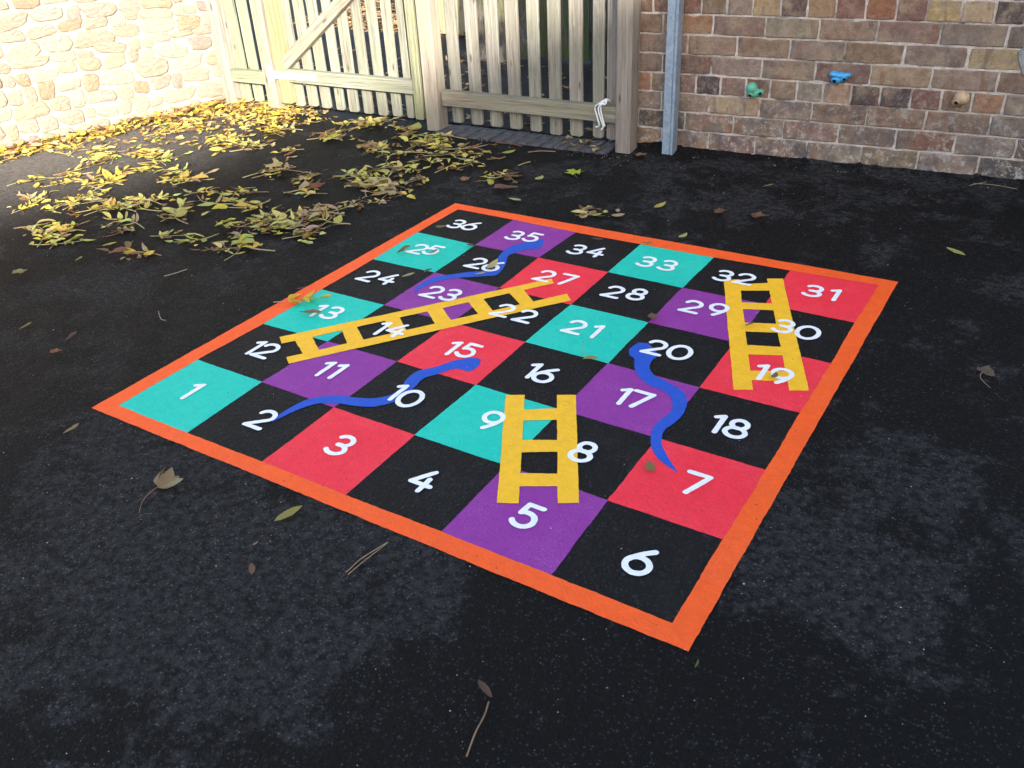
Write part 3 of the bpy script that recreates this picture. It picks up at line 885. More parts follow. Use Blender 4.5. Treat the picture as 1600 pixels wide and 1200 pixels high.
board_root = empty('snakes_and_ladders_board', Vector((3, 3, 0)) * U)
tag(board_root, 'brightly painted snakes and ladders board of 36 numbered squares on the tarmac', 'game board')
ZS, ZB, ZL, ZN = .0007, .0016, .0024, .0032
colours = {1: 'teal', 3: 'red', 5: 'purple', 7: 'red', 9: 'teal', 11: 'purple', 13: 'teal', 15: 'red', 17: 'purple', 19: 'red', 21: 'teal', 23: 'purple',
           25: 'teal', 27: 'red', 29: 'purple', 31: 'red', 33: 'teal', 35: 'purple'}
def cell_of(n):
    r_ = (n - 1) // 6; c = (n - 1) % 6
    return (c if r_ % 2 == 0 else 5 - c), r_
# measured crossings of the painted grid (hand painted, so not perfectly square)
MEAS = {(1,1):(409,597),(2,1):(522,637),(3,1):(648,680),(5,1):(949,782),(6,1):(1129,844),(6,0):(1050,974),(2,2):(620,565),(3,2):(744,602),(6,2):(1197,735),
(1,3):(600,477),(3,3):(820,535),(4,3):(950,568),(5,3):(1093,606),(6,3):(1250,646),(1,4):(680,426),(2,4):(781,450),(3,4):(892,476),(4,4):(1013,504),(6,4):(1299,567.5),
(1,5):(742,383),(2,5):(841,403),(3,5):(950,425.5),(4,5):(1066,450),(6,5):(1335.5,504.5),(1,6):(802,344),(2,6):(899,364),(3,6):(1000,382.5),(4,6):(1115,403),
(5,6):(1234.5,423),(6,6):(1374,446),(0,6):(716,327.5),(0,5):(652.5,363),(0,4):(584,405.5),(0,3):(503,453),(0,2):(412,507),(0,1):(309,562),(0,0):(185,634),
(1,0):(292,677),(2,0):(410,722),(3,0):(540,774),(4,0):(690,831),(5,0):(862,899)}
def X(i, j):
    p = Vector((i * U, j * U))
    if (i, j) in MEAS:
        q = G(*MEAS[(i, j)]).xy
        p = p.lerp(q, .8)
    return p
for n in range(1, 37):
    c, r_ = cell_of(n)
    col = colours.get(n, 'black')
    e = .0 if col != 'black' else -.0
    poly = [X(c, r_), X(c + 1, r_), X(c + 1, r_ + 1), X(c, r_ + 1)]
    zz = ZS + (.0 if col == 'black' else .0004)
    cen = sum(poly, Vector((0, 0))) / 4
    if col != 'black': poly = [cen + (p - cen) * 1.004 for p in poly]
    paint_poly('square', [poly], zz, M[col], board_root, .0014 if col != 'black' else .001, '%s square number %d' % (col, n))
OC = [G(143, 638).xy, G(1075, 1019).xy, G(1403, 441).xy, G(711, 318).xy]
inner = [X(0, 0)] + [X(i, 0) for i in range(1, 6)] + [X(6, 0)] + [X(6, j) for j in range(1, 6)] + [X(6, 6)] + [X(i, 6) for i in range(5, 0, -1)] + [X(0, 6)] + [X(0, j) for j in range(5, 0, -1)]
paint_poly('border', [OC, inner], ZB, M['orange'], board_root, .0014, 'bright orange border band')

# snakes: pairs of edge points
SN = [('blue snake from square 35 to 23', [((851, 376), (847, 385)), ((838, 374), (842, 389)), ((820, 380), (823, 390.5)), ((797, 386), (804, 396)), ((781, 399), (794, 401)), ((775, 411), (790, 413)), ((768, 420), (778, 429)), ((755, 424), (760, 432)),
       ((730, 426), (730, 434)), ((705, 429.5), (706, 436)), ((687, 432), (690, 439)), ((670, 437.5), (671, 444.5)), ((655, 446), (656, 452)), ((646, 457), (648, 458))]),
      ('blue snake from square 15 to 2', [((751.5, 562), (750, 571)), ((738, 560), (734, 581)), ((710, 564), (712, 577)), ((680, 574), (685, 585)), ((652, 581), (662, 592)), ((635, 594), (650, 604)), ((627, 605), (640, 612)),
       ((612, 617), (620, 627)), ((585, 623), (586, 636)), ((555, 622), (555, 635)), ((530, 619), (529, 631)), ((500, 621), (502, 631)), ((475, 627), (479, 636)), ((450, 640), (454, 646)), ((424, 657), (426, 660))]),
      ('blue snake from square 20 to 7', [((997, 536), (1012, 537)), ((984, 546), (1025, 549)), ((984, 556), (1027, 558)), ((991, 561), (1020, 563)), ((992, 577), (1015, 574)), ((1000, 592), (1021, 586)), ((1017, 604), (1035, 594)), ((1037, 612), (1056, 605)),
       ((1047, 622), (1070, 617)), ((1051, 635), (1073, 632)), ((1045, 647), (1067, 648)), ((1032, 657), (1053, 662)), ((1022, 667), (1039, 672)), ((1017, 682), (1034, 684)), ((1017, 697), (1034, 695)),
       ((1026, 715), (1039, 707)), ((1040, 727), (1047, 720)), ((1057, 738.5), (1058.5, 738))])]
for lab, pr in SN:
    L_ = crom([G(*a).xy for a, b in pr], 6); R_ = crom([G(*b).xy for a, b in pr], 6)
    paint_poly('snake', [L_ + R_[::-1]], ZL - .0004, M['blue'], board_root, .0009, lab)

# ladders: outer outline plus openings, from rail edges and rung spans
def ladder(lab, la, lb, ra, rb, rungs):
    """la..lb outer/inner edge lines of left rail: each ((outer0, inner0), (outer1, inner1)); rungs: spans along 0..1"""
    lo0, li0 = (G(*p).xy for p in la); lo1, li1 = (G(*p).xy for p in lb)
    ri0, ro0 = (G(*p).xy for p in ra); ri1, ro1 = (G(*p).xy for p in rb)
    LI = lambda t: li0.lerp(li1, t)
    RI = lambda t: ri0.lerp(ri1, t)
    a0, b0 = rungs[0]; aN, bN = rungs[-1]
    outer = [lo0, li0, LI(a0[0]), RI(a0[1]), ri0, ro0, ro1, ri1, RI(bN[1]), LI(bN[0]), li1, lo1]
    holes = []
    for k in range(len(rungs) - 1):
        h0 = rungs[k][1]; h1 = rungs[k + 1][0]
        holes.append([LI(h0[0]), RI(h0[1]), RI(h1[1]), LI(h1[0])])
    paint_poly('ladder', [outer] + holes, ZL, M['yellow'], board_root, .0012, lab)
def tpar(p0, p1, q):
    a = G(*p0).xy; b = G(*p1).xy; c = G(*q).xy; d = b - a
    return (c - a).dot(d) / d.dot(d)
def rung_spans(li0, li1, ri0, ri1, edges):
    """edges: list of ((left lower pt, right lower pt), (left upper pt, right upper pt))"""
    return [((tpar(li0, li1, a), tpar(ri0, ri1, b)), (tpar(li0, li1, c), tpar(ri0, ri1, d))) for (a, b), (c, d) in edges]
# short ladder 5 -> 16
ed = [((811, 761), (871, 761)), ((814.5, 740), (870.5, 741)), ((815, 708), (870.5, 707)), ((816, 688.5), (870.5, 688.5)), ((817, 658), (870, 657)), ((819, 641), (870, 639))]
li0, li1, ri0, ri1 = (810.5, 788), (820, 618), (871.5, 787.5), (870, 618)
ladder('short yellow ladder from square 5 to 16', ((776.5, 787), li0), ((790, 618), li1), (ri0, (905, 787)), (ri1, (900, 618)),
       rung_spans(li0, li1, ri0, ri1, [(ed[0], ed[1]), (ed[2], ed[3]), (ed[4], ed[5])]))
# ladder 19 -> 32
ed = [((1176, 595), (1229, 597)), ((1175, 580), (1226, 581)), ((1172, 555), (1223, 556)), ((1170, 540), (1220, 543)), ((1168, 519), (1216, 521)), ((1166, 505), (1213, 507)), ((1163, 484), (1209, 486)), ((1162, 473.5), (1207, 475)), ((1159.5, 455), (1202, 455)), ((1158, 445), (1200, 443))]
li0, li1, ri0, ri1 = (1176, 610), (1155, 437.5), (1233.5, 611), (1198.5, 436.5)
ladder('yellow ladder from square 19 to 32', ((1146, 610), li0), ((1130.5, 438), li1), (ri0, (1264, 611.5)), (ri1, (1223, 436)),
       rung_spans(li0, li1, ri0, ri1, [(ed[k], ed[k + 1]) for k in range(0, 10, 2)]))
# long ladder 12 -> 27 (left rail = lower right in the picture)
def zz(x, y): return (400 + x / 4, 380 + y / 4)
def z8(x, y): return (680 + x / 4, 300 + y / 4)
li0, li1, ri0, ri1 = zz(190, 716), z8(822, 640), zz(162, 632), z8(742, 574)
op = [((zz(290, 690), zz(245, 612)), (zz(388, 658), zz(357, 597))),
      ((zz(567, 621), zz(535, 545)), (zz(668, 598), zz(631, 526))),
      ((zz(838, 565), zz(805, 488)), (zz(935, 540), zz(898, 465))),
      ((zz(1112, 497), zz(1072, 431)), (zz(1214, 479), zz(1165, 409))),
      ((zz(1384, 440), zz(1330, 375)), (z8(350, 735), z8(303, 674))),
      ((z8(518, 692), z8(466, 638)), (z8(612, 685), z8(556, 618)))]
ladder('long yellow ladder from square 12 to 27', (zz(205, 757), li0), (z8(850, 680), li1), (ri0, zz(147, 590)), (ri1, z8(728, 545)),
       rung_spans(li0, li1, ri0, ri1, op))

# numerals as brushed strokes, outlined on a fine grid
def arc(cx, cy, rx, ry, a0, a1, n=26):
    return [(cx + rx * math.cos(math.radians(a0 + (a1 - a0) * k / n)), cy + ry * math.sin(math.radians(a0 + (a1 - a0) * k / n))) for k in range(n + 1)]
GL = {'0': [arc(0, 0, .34, .43, 0, 360, 40)],
      '1': [[(-.14, .30), (.07, .43)], [(.07, .43), (.07, -.43)]],
      '2': [arc(0, .18, .27, .25, 165, -35, 22) + [(-.29, -.43), (.31, -.43)]],
      '3': [arc(-.02, .21, .25, .22, 150, -90, 22), arc(-.02, -.21, .29, .22, 90, -150, 24), [(-.10, -.005), (.0, -.005)]],
      '4': [[(.10, .43), (-.30, -.16), (.32, -.16)], [(.13, .10), (.13, -.43)]],
      '5': [[(.24, .42), (-.17, .42), (-.21, .06)], [(-.21, .06)] + arc(-.03, -.15, .29, .27, 128, -150, 26)],
      '6': [[(.20, .43), (.0, .27), (-.16, .10), (-.26, -.06)], arc(.0, -.16, .29, .27, 0, 360, 36)],
      '7': [[(-.29, .42), (.28, .42), (-.06, -.43)]],
      '8': [arc(0, .21, .22, .21, 0, 360, 32), arc(0, -.21, .28, .23, 0, 360, 36)],
      '9': [arc(.0, .16, .28, .27, 0, 360, 36), [(.28, .14), (.22, -.08), (.12, -.26), (.0, -.43)]]}
def numeral(text, cents, label):
    H = .325 * U; hw = .080 * H * 1.0
    segs = []
    for ch, c in zip(text, cents):
        for st in GL[ch]:
            P = np.array([(c[0] + x * H, c[1] + y * H) for x, y in st])
            segs.append((P[:-1], P[1:]))
    A = np.concatenate([s_[0] for s_ in segs]); B = np.concatenate([s_[1] for s_ in segs])
    mn = np.minimum(A.min(0), B.min(0)) - hw * 1.6; mx = np.maximum(A.max(0), B.max(0)) + hw * 1.6
    h = .0019
    nx, ny = (np.ceil((mx - mn) / h).astype(int) + 1)
    gx = mn[0] + np.arange(nx) * h; gy = mn[1] + np.arange(ny) * h
    PX, PY = np.meshgrid(gx, gy)
    P = np.stack([PX.ravel(), PY.ravel()], 1)
    D = np.full(len(P), 1e9)
    for a, b in zip(A, B):
        ab = b - a; t = np.clip(((P - a) @ ab) / max(ab @ ab, 1e-12), 0, 1)
        D = np.minimum(D, np.hypot(*(P - a - t[:, None] * ab).T))
    ph = rng.uniform(0, 50)
    nz = np.array([noise.noise(Vector((x * 95, y * 95, ph))) + .8 * noise.noise(Vector((x * 30, y * 30, ph + 5))) if abs(d - hw) < .006 else 0 for (x, y), d in zip(P, D)])
    S = (hw + .0008 * nz - D).reshape(ny, nx)
    V, Fc, idx = [], [], {}
    def vid(key, p):
        if key not in idx: idx[key] = len(V); V.append(p)
        return idx[key]
    for j in range(ny - 1):
        row = S[j:j + 2]
        if (row <= 0).all(): continue
        for i in range(nx - 1):
            cs = [(i, j), (i + 1, j), (i + 1, j + 1), (i, j + 1)]
            v = [S[y, x] for x, y in cs]
            if max(v) <= 0: continue
            poly = []
            for k in range(4):
                (x0, y0), (x1, y1) = cs[k], cs[(k + 1) % 4]; s0, s1 = v[k], v[(k + 1) % 4]
                if s0 > 0: poly.append(vid((x0, y0), (gx[x0], gy[y0])))
                if (s0 > 0) != (s1 > 0):
                    t = s0 / (s0 - s1)
                    poly.append(vid(('e', min((x0, y0), (x1, y1)), max((x0, y0), (x1, y1))), (gx[x0] + (gx[x1] - gx[x0]) * t, gy[y0] + (gy[y1] - gy[y0]) * t)))
            if len(poly) >= 3: Fc.append(tuple(poly))
    o0 = board_root.location
    o = mesh_obj('numeral', [(x - o0.x, y - o0.y, ZN) for x, y in V], Fc, M['white'], board_root)
    o['label'] = label
NUM = {1:[(300,612)],2:[(410,656)],3:[(533,697)],4:[(662,752)],5:[(824,808)],6:[(1000,878)],7:[(1085,757)],8:[(912,707)],9:[(767,658)],10:[(620,614),(641,624)],11:[(507,577),(527,581)],
12:[(399,544),(417,549)],13:[(497,486),(520,490)],14:[(596,514),(621,517)],15:[(707,545),(732,549)],16:[(832,580),(852,587)],17:[(973,620),(999,626)],18:[(1121,663),(1152,671)],19:[(1189,582),(1220,589)],
20:[(1024,544),(1062,552)],21:[(899,512),(931,519)],22:[(787,486),(822,495)],23:[(677,457),(705,462)],24:[(577,432),(607,437)],25:[(654,390),(677,392)],26:[(745,412),(770,417)],27:[(852,432),(885,438)],
28:[(959,457),(996,461)],29:[(1081,480),(1121,485)],30:[(1225,511),(1262,521)],31:[(1271,456),(1304,462)],32:[(1131,432),(1164,437)],33:[(1011,410),(1044,416)],34:[(902,391),(932,395)],35:[(805,369),(832,372)],36:[(714,351),(736,354)]}
for n, cs in NUM.items():
    numeral(str(n), [G(*c).xy for c in cs], 'white number %d' % n)

# ================================================================== CLIMBING HOLDS
def remeshed(name, blobs, vox, parent, mat):
    bm = bmesh.new()
    for (c, rad) in blobs:
        mt = Matrix.Translation(c) @ Matrix.Diagonal((*rad, 1))
        bmesh.ops.create_icosphere(bm, subdivisions=3, radius=1.0, matrix=mt)
    me = bpy.data.meshes.new(name); bm.to_mesh(me); bm.free()
    o = bpy.data.objects.new(name, me); COL.objects.link(o)
    md = o.modifiers.new('r', 'REMESH'); md.mode = 'VOXEL'; md.voxel_size = vox
    sm = o.modifiers.new('s', 'SMOOTH'); sm.iterations = 6; sm.factor = .5
    dg = bpy.context.evaluated_depsgraph_get(); dg.update()
    me2 = bpy.data.meshes.new_from_object(o.evaluated_get(dg)); o.modifiers.clear(); o.data = me2
    me2.polygons.foreach_set('use_smooth', [True] * len(me2.polygons))
    me2.materials.clear(); me2.materials.append(mat); o.parent = parent
    return o
def bolt(parent, c, dr, rad, mat):
    c = Vector(c); dr = Vector(dr).normalized()
    V, Fc = tube([c - dr * .004, c + dr * .0035, c + dr * .0042], [rad * 1.75, rad * 1.75, rad * 1.3], 14, False)
    rim = mesh_obj('bolt_rim', V, Fc, mat, parent, True)
    V, Fc = tube([c - dr * .004, c + dr * .0034], [rad * 1.3, rad * 1.3], 14)
    mesh_obj('bolt', V, Fc, M['bolt'], parent)
def holds():
    def root(s, z, name, label):
        o = empty(name, W(s, z, 0), W_RZ); tag(o, label, 'climbing hold', 'climbing holds bolted to the brick wall'); return o
    h = root(1.205, 1.083, 'climbing_hold', 'green climbing hold with two round lobes on the brick wall')
    remeshed('body', [((-.012, -.016, .010), (.026, .030, .026)), ((.004, -.012, -.012), (.028, .022, .022)), ((.030, -.014, -.006), (.014, .020, .015)), ((-.012, -.006, -.016), (.022, .016, .016))], .0026, h, M['hold_green'])
    bolt(h, (.031, -.034, -.007), (.35, -1, -.1), .0058, M['hold_green']); bolt(h, (-.012, -.034, -.017), (-.3, -1, -.55), .0062, M['hold_green'])
    h = root(2.455, 1.364, 'climbing_hold', 'blue jug-shaped climbing hold on the brick wall')
    remeshed('body', [((-.020, -.016, .011), (.022, .024, .012)), ((.008, -.016, .008), (.030, .022, .012)), ((.036, -.014, .010), (.014, .016, .010)), ((-.010, -.014, -.012), (.022, .024, .018)), ((.014, -.012, -.006), (.022, .020, .014))], .0026, h, M['hold_blue'])
    bolt(h, (-.013, -.037, -.012), (-.1, -1, -.3), .0065, M['hold_blue']); bolt(h, (.024, -.030, -.003), (.35, -1, -.35), .0055, M['hold_blue'])
    h = root(4.166, 1.16, 'climbing_hold', 'tan rounded climbing hold on the brick wall')
    remeshed('body', [((.004, -.014, .004), (.030, .034, .030)), ((.016, -.020, .004), (.020, .026, .024)), ((-.008, -.012, -.014), (.022, .020, .018))], .0026, h, M['hold_tan'])
    bolt(h, (-.010, -.036, -.010), (-.35, -1, -.45), .0065, M['hold_tan'])
holds()

# ================================================================== LEAVES
def leaf_outline(L, Wd, seed, fold=.25, curl=.3, twist=.2, nseg=7, z0=.0):
    """a leaflet: base at origin, tip along +x; returns verts, faces"""
    R = random.Random(seed); V, Fc = [], []
    ed = R.uniform(-.3, .3)
    for i in range(nseg + 1):
        t = i / nseg
        w = Wd / 2 * (math.sin(math.pi * min(1, t ** .85)) ** .75 if 0 < t < 1 else 0.02)
        lift = curl * L * (t - .35) ** 2 * R.uniform(.8, 1.1)
        y0 = ed * Wd * math.sin(math.pi * t)
        f1 = fold * w * R.uniform(.5, 1.4); f2 = fold * w * R.uniform(.5, 1.4)
        tw = twist * (t - .5) * w * 2
        x = L * t
        V += [(x, y0 - w, lift + f1 - tw), (x, y0, lift), (x, y0 + w, lift + f2 + tw)]
    for i in range(nseg):
        a = i * 3
        Fc += [(a, a + 3, a + 4, a + 1), (a + 1, a + 4, a + 5, a + 2)]
    mz = min(v[2] for v in V)
    V = [(x, y, z - mz + z0) for x, y, z in V]
    return V, Fc
def as_mesh(name, V, Fc, mat):
    me = bpy.data.meshes.new(name); me.from_pydata([tuple(v) for v in V], [], [tuple(f) for f in Fc]); me.update()
    me.polygons.foreach_set('use_smooth', [True] * len(me.polygons)); me.materials.append(mat); return me
LEAFLET = [as_mesh('leaflet', *leaf_outline(1, R_w, 30 + k, R_f, R_c, R_t), M['leaf']) for k, (R_w, R_f, R_c, R_t) in enumerate(
    [(.36, .2, .25, .2), (.40, .35, .4, -.3), (.34, .6, .2, .5), (.42, .15, .6, .1), (.32, .8, .7, -.5), (.38, .4, -.35, .3), (.30, 1.0, .3, .9), (.44, .3, .1, -.6)])]
STALK = []
for k in range(7):
    R = random.Random(70 + k); b = R.uniform(-.25, .25); c2 = R.uniform(-.2, .2); zl = R.uniform(.0, .10)
    pts = [Vector((t, b * math.sin(math.pi * t) + c2 * t * t, .012 + zl * math.sin(math.pi * t) * .5 + (.10 if k % 3 == 0 else 0) * max(0, t - .7))) for t in [i / 9 for i in range(10)]]
    V, Fc = tube(pts, [.013 - .006 * i / 9 for i in range(10)], 5)
    V = [Vector((v.x, v.y, max(v.z, 0.0))) for v in V]
    STALK.append((as_mesh('stalk', V, Fc, M['leaf']), pts))
def crumple(seed, lobes=0):
    """dry crumpled leaf, about 1 long"""
    R = random.Random(seed); n = 18; rings = 4; V = [(0, 0, .02)]; Fc = []
    ph = R.uniform(0, 9)
    for r_ in range(1, rings + 1):
        for k in range(n):
            a = 2 * math.pi * k / n
            rad = .5 * r_ / rings * (1 + .10 * math.sin(3 * a + ph) * (r_ / rings) + .07 * math.sin(5 * a + ph * 2)) * (1.0 if r_ < rings else R.uniform(.82, 1.1))
            x, y = math.cos(a) * rad, math.sin(a) * rad * .62
            z = .10 + .16 * noise.noise(Vector((x * 3, y * 3, seed))) * 1.3 + .30 * abs(y) * (r_ / rings) + .05 * noise.noise(Vector((x * 9, y * 9, seed)))
            V.append((x, y, z))
    for k in range(n): Fc.append((0, 1 + k, 1 + (k + 1) % n))
    for r_ in range(rings - 1):
        for k in range(n):
            a = 1 + r_ * n + k; b = 1 + r_ * n + (k + 1) % n; Fc.append((a, a + n, b + n, b))
    mz = min(v[2] for v in V); V = [(x, y, z - mz) for x, y, z in V]
    return V, Fc
CRUMP = [as_mesh('blade', *crumple(k), M['leaf']) for k in range(5)]
def maple():
    lob = [(-150, .42), (-112, .34), (-78, .72), (-52, .46), (-34, .86), (-16, .56), (0, 1.0), (16, .56), (34, .86), (52, .46), (78, .72), (112, .34), (150, .42), (180, .16)]
    V = [(0, 0, .03)]; pts = []
    for i, (a, rr) in enumerate(lob):
        ar = math.radians(a); pts.append((math.cos(ar) * rr * .62, math.sin(ar) * rr * .62))
    n = len(pts)
    for f in (.5, 1.0):
        for i, (x, y) in enumerate(pts):
            V.append((x * f, y * f, .03 + .10 * f * f * noise.noise(Vector((x * 4, y * 4, 2))) + .05 * f))
    Fc = [(0, 1 + k, 1 + (k + 1) % n) for k in range(n)] + [(1 + k, 1 + n + k, 1 + n + (k + 1) % n, 1 + (k + 1) % n) for k in range(n)]
    return V, Fc
MAPLE = as_mesh('blade', *maple(), M['leaf'])

LC0 = dict(yg=[(0.46, 0.42, 0.105), (0.41, 0.39, 0.11), (0.50, 0.45, 0.15), (0.38, 0.36, 0.085), (0.50, 0.40, 0.07)],
          ye=[(0.56, 0.40, 0.060), (0.52, 0.41, 0.08), (0.50, 0.36, 0.05), (0.45, 0.40, 0.10)],
          br=[(0.18, 0.095, 0.042), (0.23, 0.13, 0.055), (0.15, 0.075, 0.036), (0.27, 0.17, 0.075)],
          tan=[(0.34, 0.26, 0.14), (0.30, 0.22, 0.12), (0.38, 0.30, 0.17)],
          or_=[(0.40, 0.20, 0.08), (0.38, 0.24, 0.10), (0.44, 0.28, 0.10)],
          lime=[(0.40, 0.50, 0.05)])
LC = {k: [tuple(min(.8, x * (1.30 if k in ('yg', 'ye', 'tan') else 1.1)) for x in c) for c in v] for k, v in LC0.items()}
RL = random.Random(99)
def ash_leaf(pos, rz, length, pal, label, group, lift=0.0, n=None, lean=(0, 0), stalk_only=False):
    root = empty('fallen_leaf', (pos.x, pos.y, pos.z + lift), rz); root.rotation_euler = (lean[0], lean[1], rz)
    tag(root, label, 'leaf', group)
    me, pts = RL.choice(STALK)
    sc = length
    c0 = RL.choice(LC[pal])
    cs = tuple(min(1, x * 1.05 + .03) for x in c0)
    st = inst('stalk', me, root, (0, 0, 0), (0, 0, 0), (sc, sc, sc), RL.choice([(0.42, 0.34, 0.18), (0.36, 0.24, 0.13), (0.46, 0.42, 0.22)]))
    if stalk_only: return root
    n = n or RL.choice((5, 7, 7, 9))
    for k in range(n):
        if k == n - 1: t = 1.0; side = 0
        else: t = .40 + .55 * (k // 2) / max(1, (n - 1) // 2); side = 1 if k % 2 else -1
        i = min(9, int(t * 9)); p = pts[i] * sc
        ang = side * RL.uniform(.6, 1.15) + RL.uniform(-.2, .2)
        L = length * (RL.uniform(.17, .40) if RL.random() < .45 else RL.uniform(.28, .40))
        c = tuple(x * RL.uniform(.82, 1.15) for x in (c0 if RL.random() < .8 else RL.choice(LC[RL.choice(('br', 'tan', 'yg'))])))
        inst('leaflet', RL.choice(LEAFLET), root, (p.x, p.y, p.z + RL.uniform(.0, .006)), (RL.gauss(0, .22), RL.uniform(-.16, .08), ang), (L, L * RL.choice((.45, .7, .9, 1.1)) * RL.uniform(.85, 1.15), L * RL.uniform(.35, 1.0)), c)
    return root
def single(pos, rz, L, col, label, group=None, mesh=None, lift=0, wid=1.0, rot=(0, 0), stem=0.0, name='fallen_leaf'):
    root = empty(name, (pos.x, pos.y, pos.z + lift), rz); tag(root, label, 'leaf', group)
    me = mesh or RL.choice(LEAFLET)
    inst('leaflet' if me in LEAFLET else 'blade', me, root, (0, 0, .001), (rot[0], rot[1], 0), (L, L * wid, L * (.55 if me in LEAFLET else .8)), col)
    if stem:
        me2, _ = RL.choice(STALK)
        inst('stalk', me2, root, (-.02 * L, 0, .002), (0, 0, math.pi + RL.uniform(-.3, .3)), (stem, stem, stem), tuple(min(1, x * 1.3 + .04) for x in col))
    return root
def P(px, py, z=.001): v = G(px, py); return Vector((v.x, v.y, z))

# ---- litter drifts nobody could count
def litter(name, spots, seed, label, cols, zmax=.05):
    R = random.Random(seed); V, Fc, C = [], [], []
    protoV = [leaf_outline(1, w, 200 + k, f, c, t, 4) for k, (w, f, c, t) in enumerate([(.4, .3, .4, .2), (.36, .7, .2, -.5), (.45, .4, .7, .3), (.34, .9, .5, .8), (.5, .5, -.4, -.4)])]
    for fn, n, zm, lo, hi in spots:
        for _ in range(n):
            p = fn(R); L = R.uniform(lo, hi); v, f = R.choice(protoV)
            mt = Matrix.Translation((p[0], p[1], .003 + R.random() ** 1.7 * zm)) @ Matrix.Rotation(R.uniform(0, 6.28), 4, 'Z') @ Matrix.Rotation(R.gauss(0, .32), 4, 'X') @ Matrix.Rotation(R.gauss(0, .15), 4, 'Y') @ Matrix.Diagonal((L, L * R.uniform(.6, 1.3), L * R.uniform(.3, 1.0), 1))
            o = len(V); V += [mt @ Vector(x) for x in v]; Fc += [tuple(o + i for i in ff) for ff in f]
            c = R.choice(LC[R.choice(cols)]); k = R.uniform(.8, 1.2); C += [tuple(x * k for x in c)] * len(v)
    V = [Vector((a.x, a.y, max(a.z, .002))) for a in V]
    o = mesh_obj(name, V, Fc, M['litter'], None, True); set_tint(o, C); tag(o, label, None, None, 'stuff')
    return o
def along_wall(R):
    t = R.uniform(-1.5, 4.9); off = abs(R.gauss(0, .32)) + .02
    return (SW0 + SE * t + SNn * off) * U
def corner(R):
    s = R.uniform(-5.3, -3.3); d = -abs(R.gauss(0, .5)) + .35
    return F(s, 0, d)
def ell(px, py, rx, ry):
    def fn(R):
        a = R.uniform(0, 6.28); q = math.sqrt(R.random()); return G(px + math.cos(a) * q * rx, py + math.sin(a) * q * ry)
    return fn
litter('leaf_litter', [(along_wall, 1150, .035, .015, .065), (corner, 600, .035, .015, .065), (ell(330, 190, 130, 18), 260, .02, .025, .06), (ell(240, 215, 130, 20), 150, .015, .025, .06),
                       (ell(440, 185, 80, 14), 150, .02, .025, .06)], 31, 'sunlit drift of yellow and brown leaves along the foot of the stone wall', ['ye', 'ye', 'yg', 'or_', 'tan', 'br', 'or_'])
def behind(R): return F(R.uniform(-6.5, 4.0), 0, R.uniform(.5, 5.6))
def behind_far(R): return Vector((R.uniform(-14, -6.8), R.uniform(16.8, 26), 0)) * U
litter('leaf_litter', [(behind, 420, .015, .03, .06), (behind_far, 7500, .04, .03, .08)], 41, 'brown and orange fallen leaves on the earth behind the gates', ['or_', 'br', 'tan', 'br', 'tan'])

# ---- clusters: (px, py, rx, ry, compound leaves, loose leaflets, palettes, zone)
CL = [(430, 172, 60, 9, 5, 0, 'ye', 1), (330, 188, 110, 14, 10, 0, 'ye', 1), (225, 205, 80, 12, 7, 0, 'ye', 1), (420, 205, 50, 10, 4, 0, 'ye', 1), (335, 225, 70, 12, 7, 0, 'ye', 1),
      (162, 247, 40, 16, 6, 0, 'ye', 1), (234, 257, 60, 20, 10, 0, 'ye', 1), (50, 284, 25, 8, 2, 0, 'ye', 1), (140, 284, 60, 14, 8, 0, 'ye', 1), (30, 245, 40, 12, 4, 0, 'ye', 1), (90, 235, 60, 10, 5, 0, 'ye', 1),
      (281, 281, 42, 12, 5, 4, 'yg', 2), (375, 228, 50, 12, 5, 4, 'yg', 2), (72, 322, 60, 13, 6, 5, 'yg', 2), (156, 322, 60, 18, 9, 8, 'yg', 2), (225, 319, 40, 12, 5, 6, 'yg', 2), (81, 366, 48, 18, 7, 6, 'yg', 2),
      (187, 359, 30, 9, 2, 2, 'yg', 2), (281, 337, 36, 10, 2, 2, 'yg', 2), (334, 309, 22, 8, 2, 0, 'ye', 2), (312, 378, 26, 7, 1, 0, 'yg', 2), (369, 387, 40, 14, 4, 4, 'yg', 2), (400, 353, 45, 16, 6, 6, 'yg', 2),
      (375, 306, 20, 7, 2, 1, 'yg', 2), (408, 322, 36, 14, 3, 0, 'yg', 2), (422, 275, 16, 7, 2, 0, 'yg', 2), (475, 281, 14, 14, 2, 3, 'tan', 2), (478, 300, 18, 10, 2, 2, 'yg', 2), (500, 335, 44, 16, 6, 8, 'tan', 2),
      (477, 372, 18, 12, 2, 4, 'tan', 2), (425, 357, 34, 16, 4, 2, 'yg', 2), (550, 322, 20, 7, 1, 2, 'tan', 2), (215, 402, 26, 7, 1, 2, 'br', 2), (256, 370, 16, 6, 1, 0, 'yg', 2), (110, 272, 20, 7, 2, 0, 'ye', 2),
      (455, 240, 8, 12, 1, 1, 'yg', 2), (440, 262, 24, 8, 1, 2, 'tan', 2), (520, 215, 40, 6, 4, 4, 'yg', 3), (575, 196, 42, 8, 6, 6, 'yg', 3), (587, 232, 32, 8, 4, 5, 'tan', 3), (675, 247, 85, 22, 15, 26, 'yg', 3),
      (685, 225, 30, 10, 5, 8, 'yg', 3), (600, 282, 70, 16, 11, 20, 'yg', 3), (612, 300, 36, 12, 4, 12, 'tan', 3), (590, 312, 14, 7, 1, 0, 'yg', 3), (635, 205, 20, 6, 1, 3, 'yg', 3), (630, 217, 18, 5, 1, 2, 'yg', 3),
      (782, 278, 28, 6, 2, 3, 'yg', 3)]
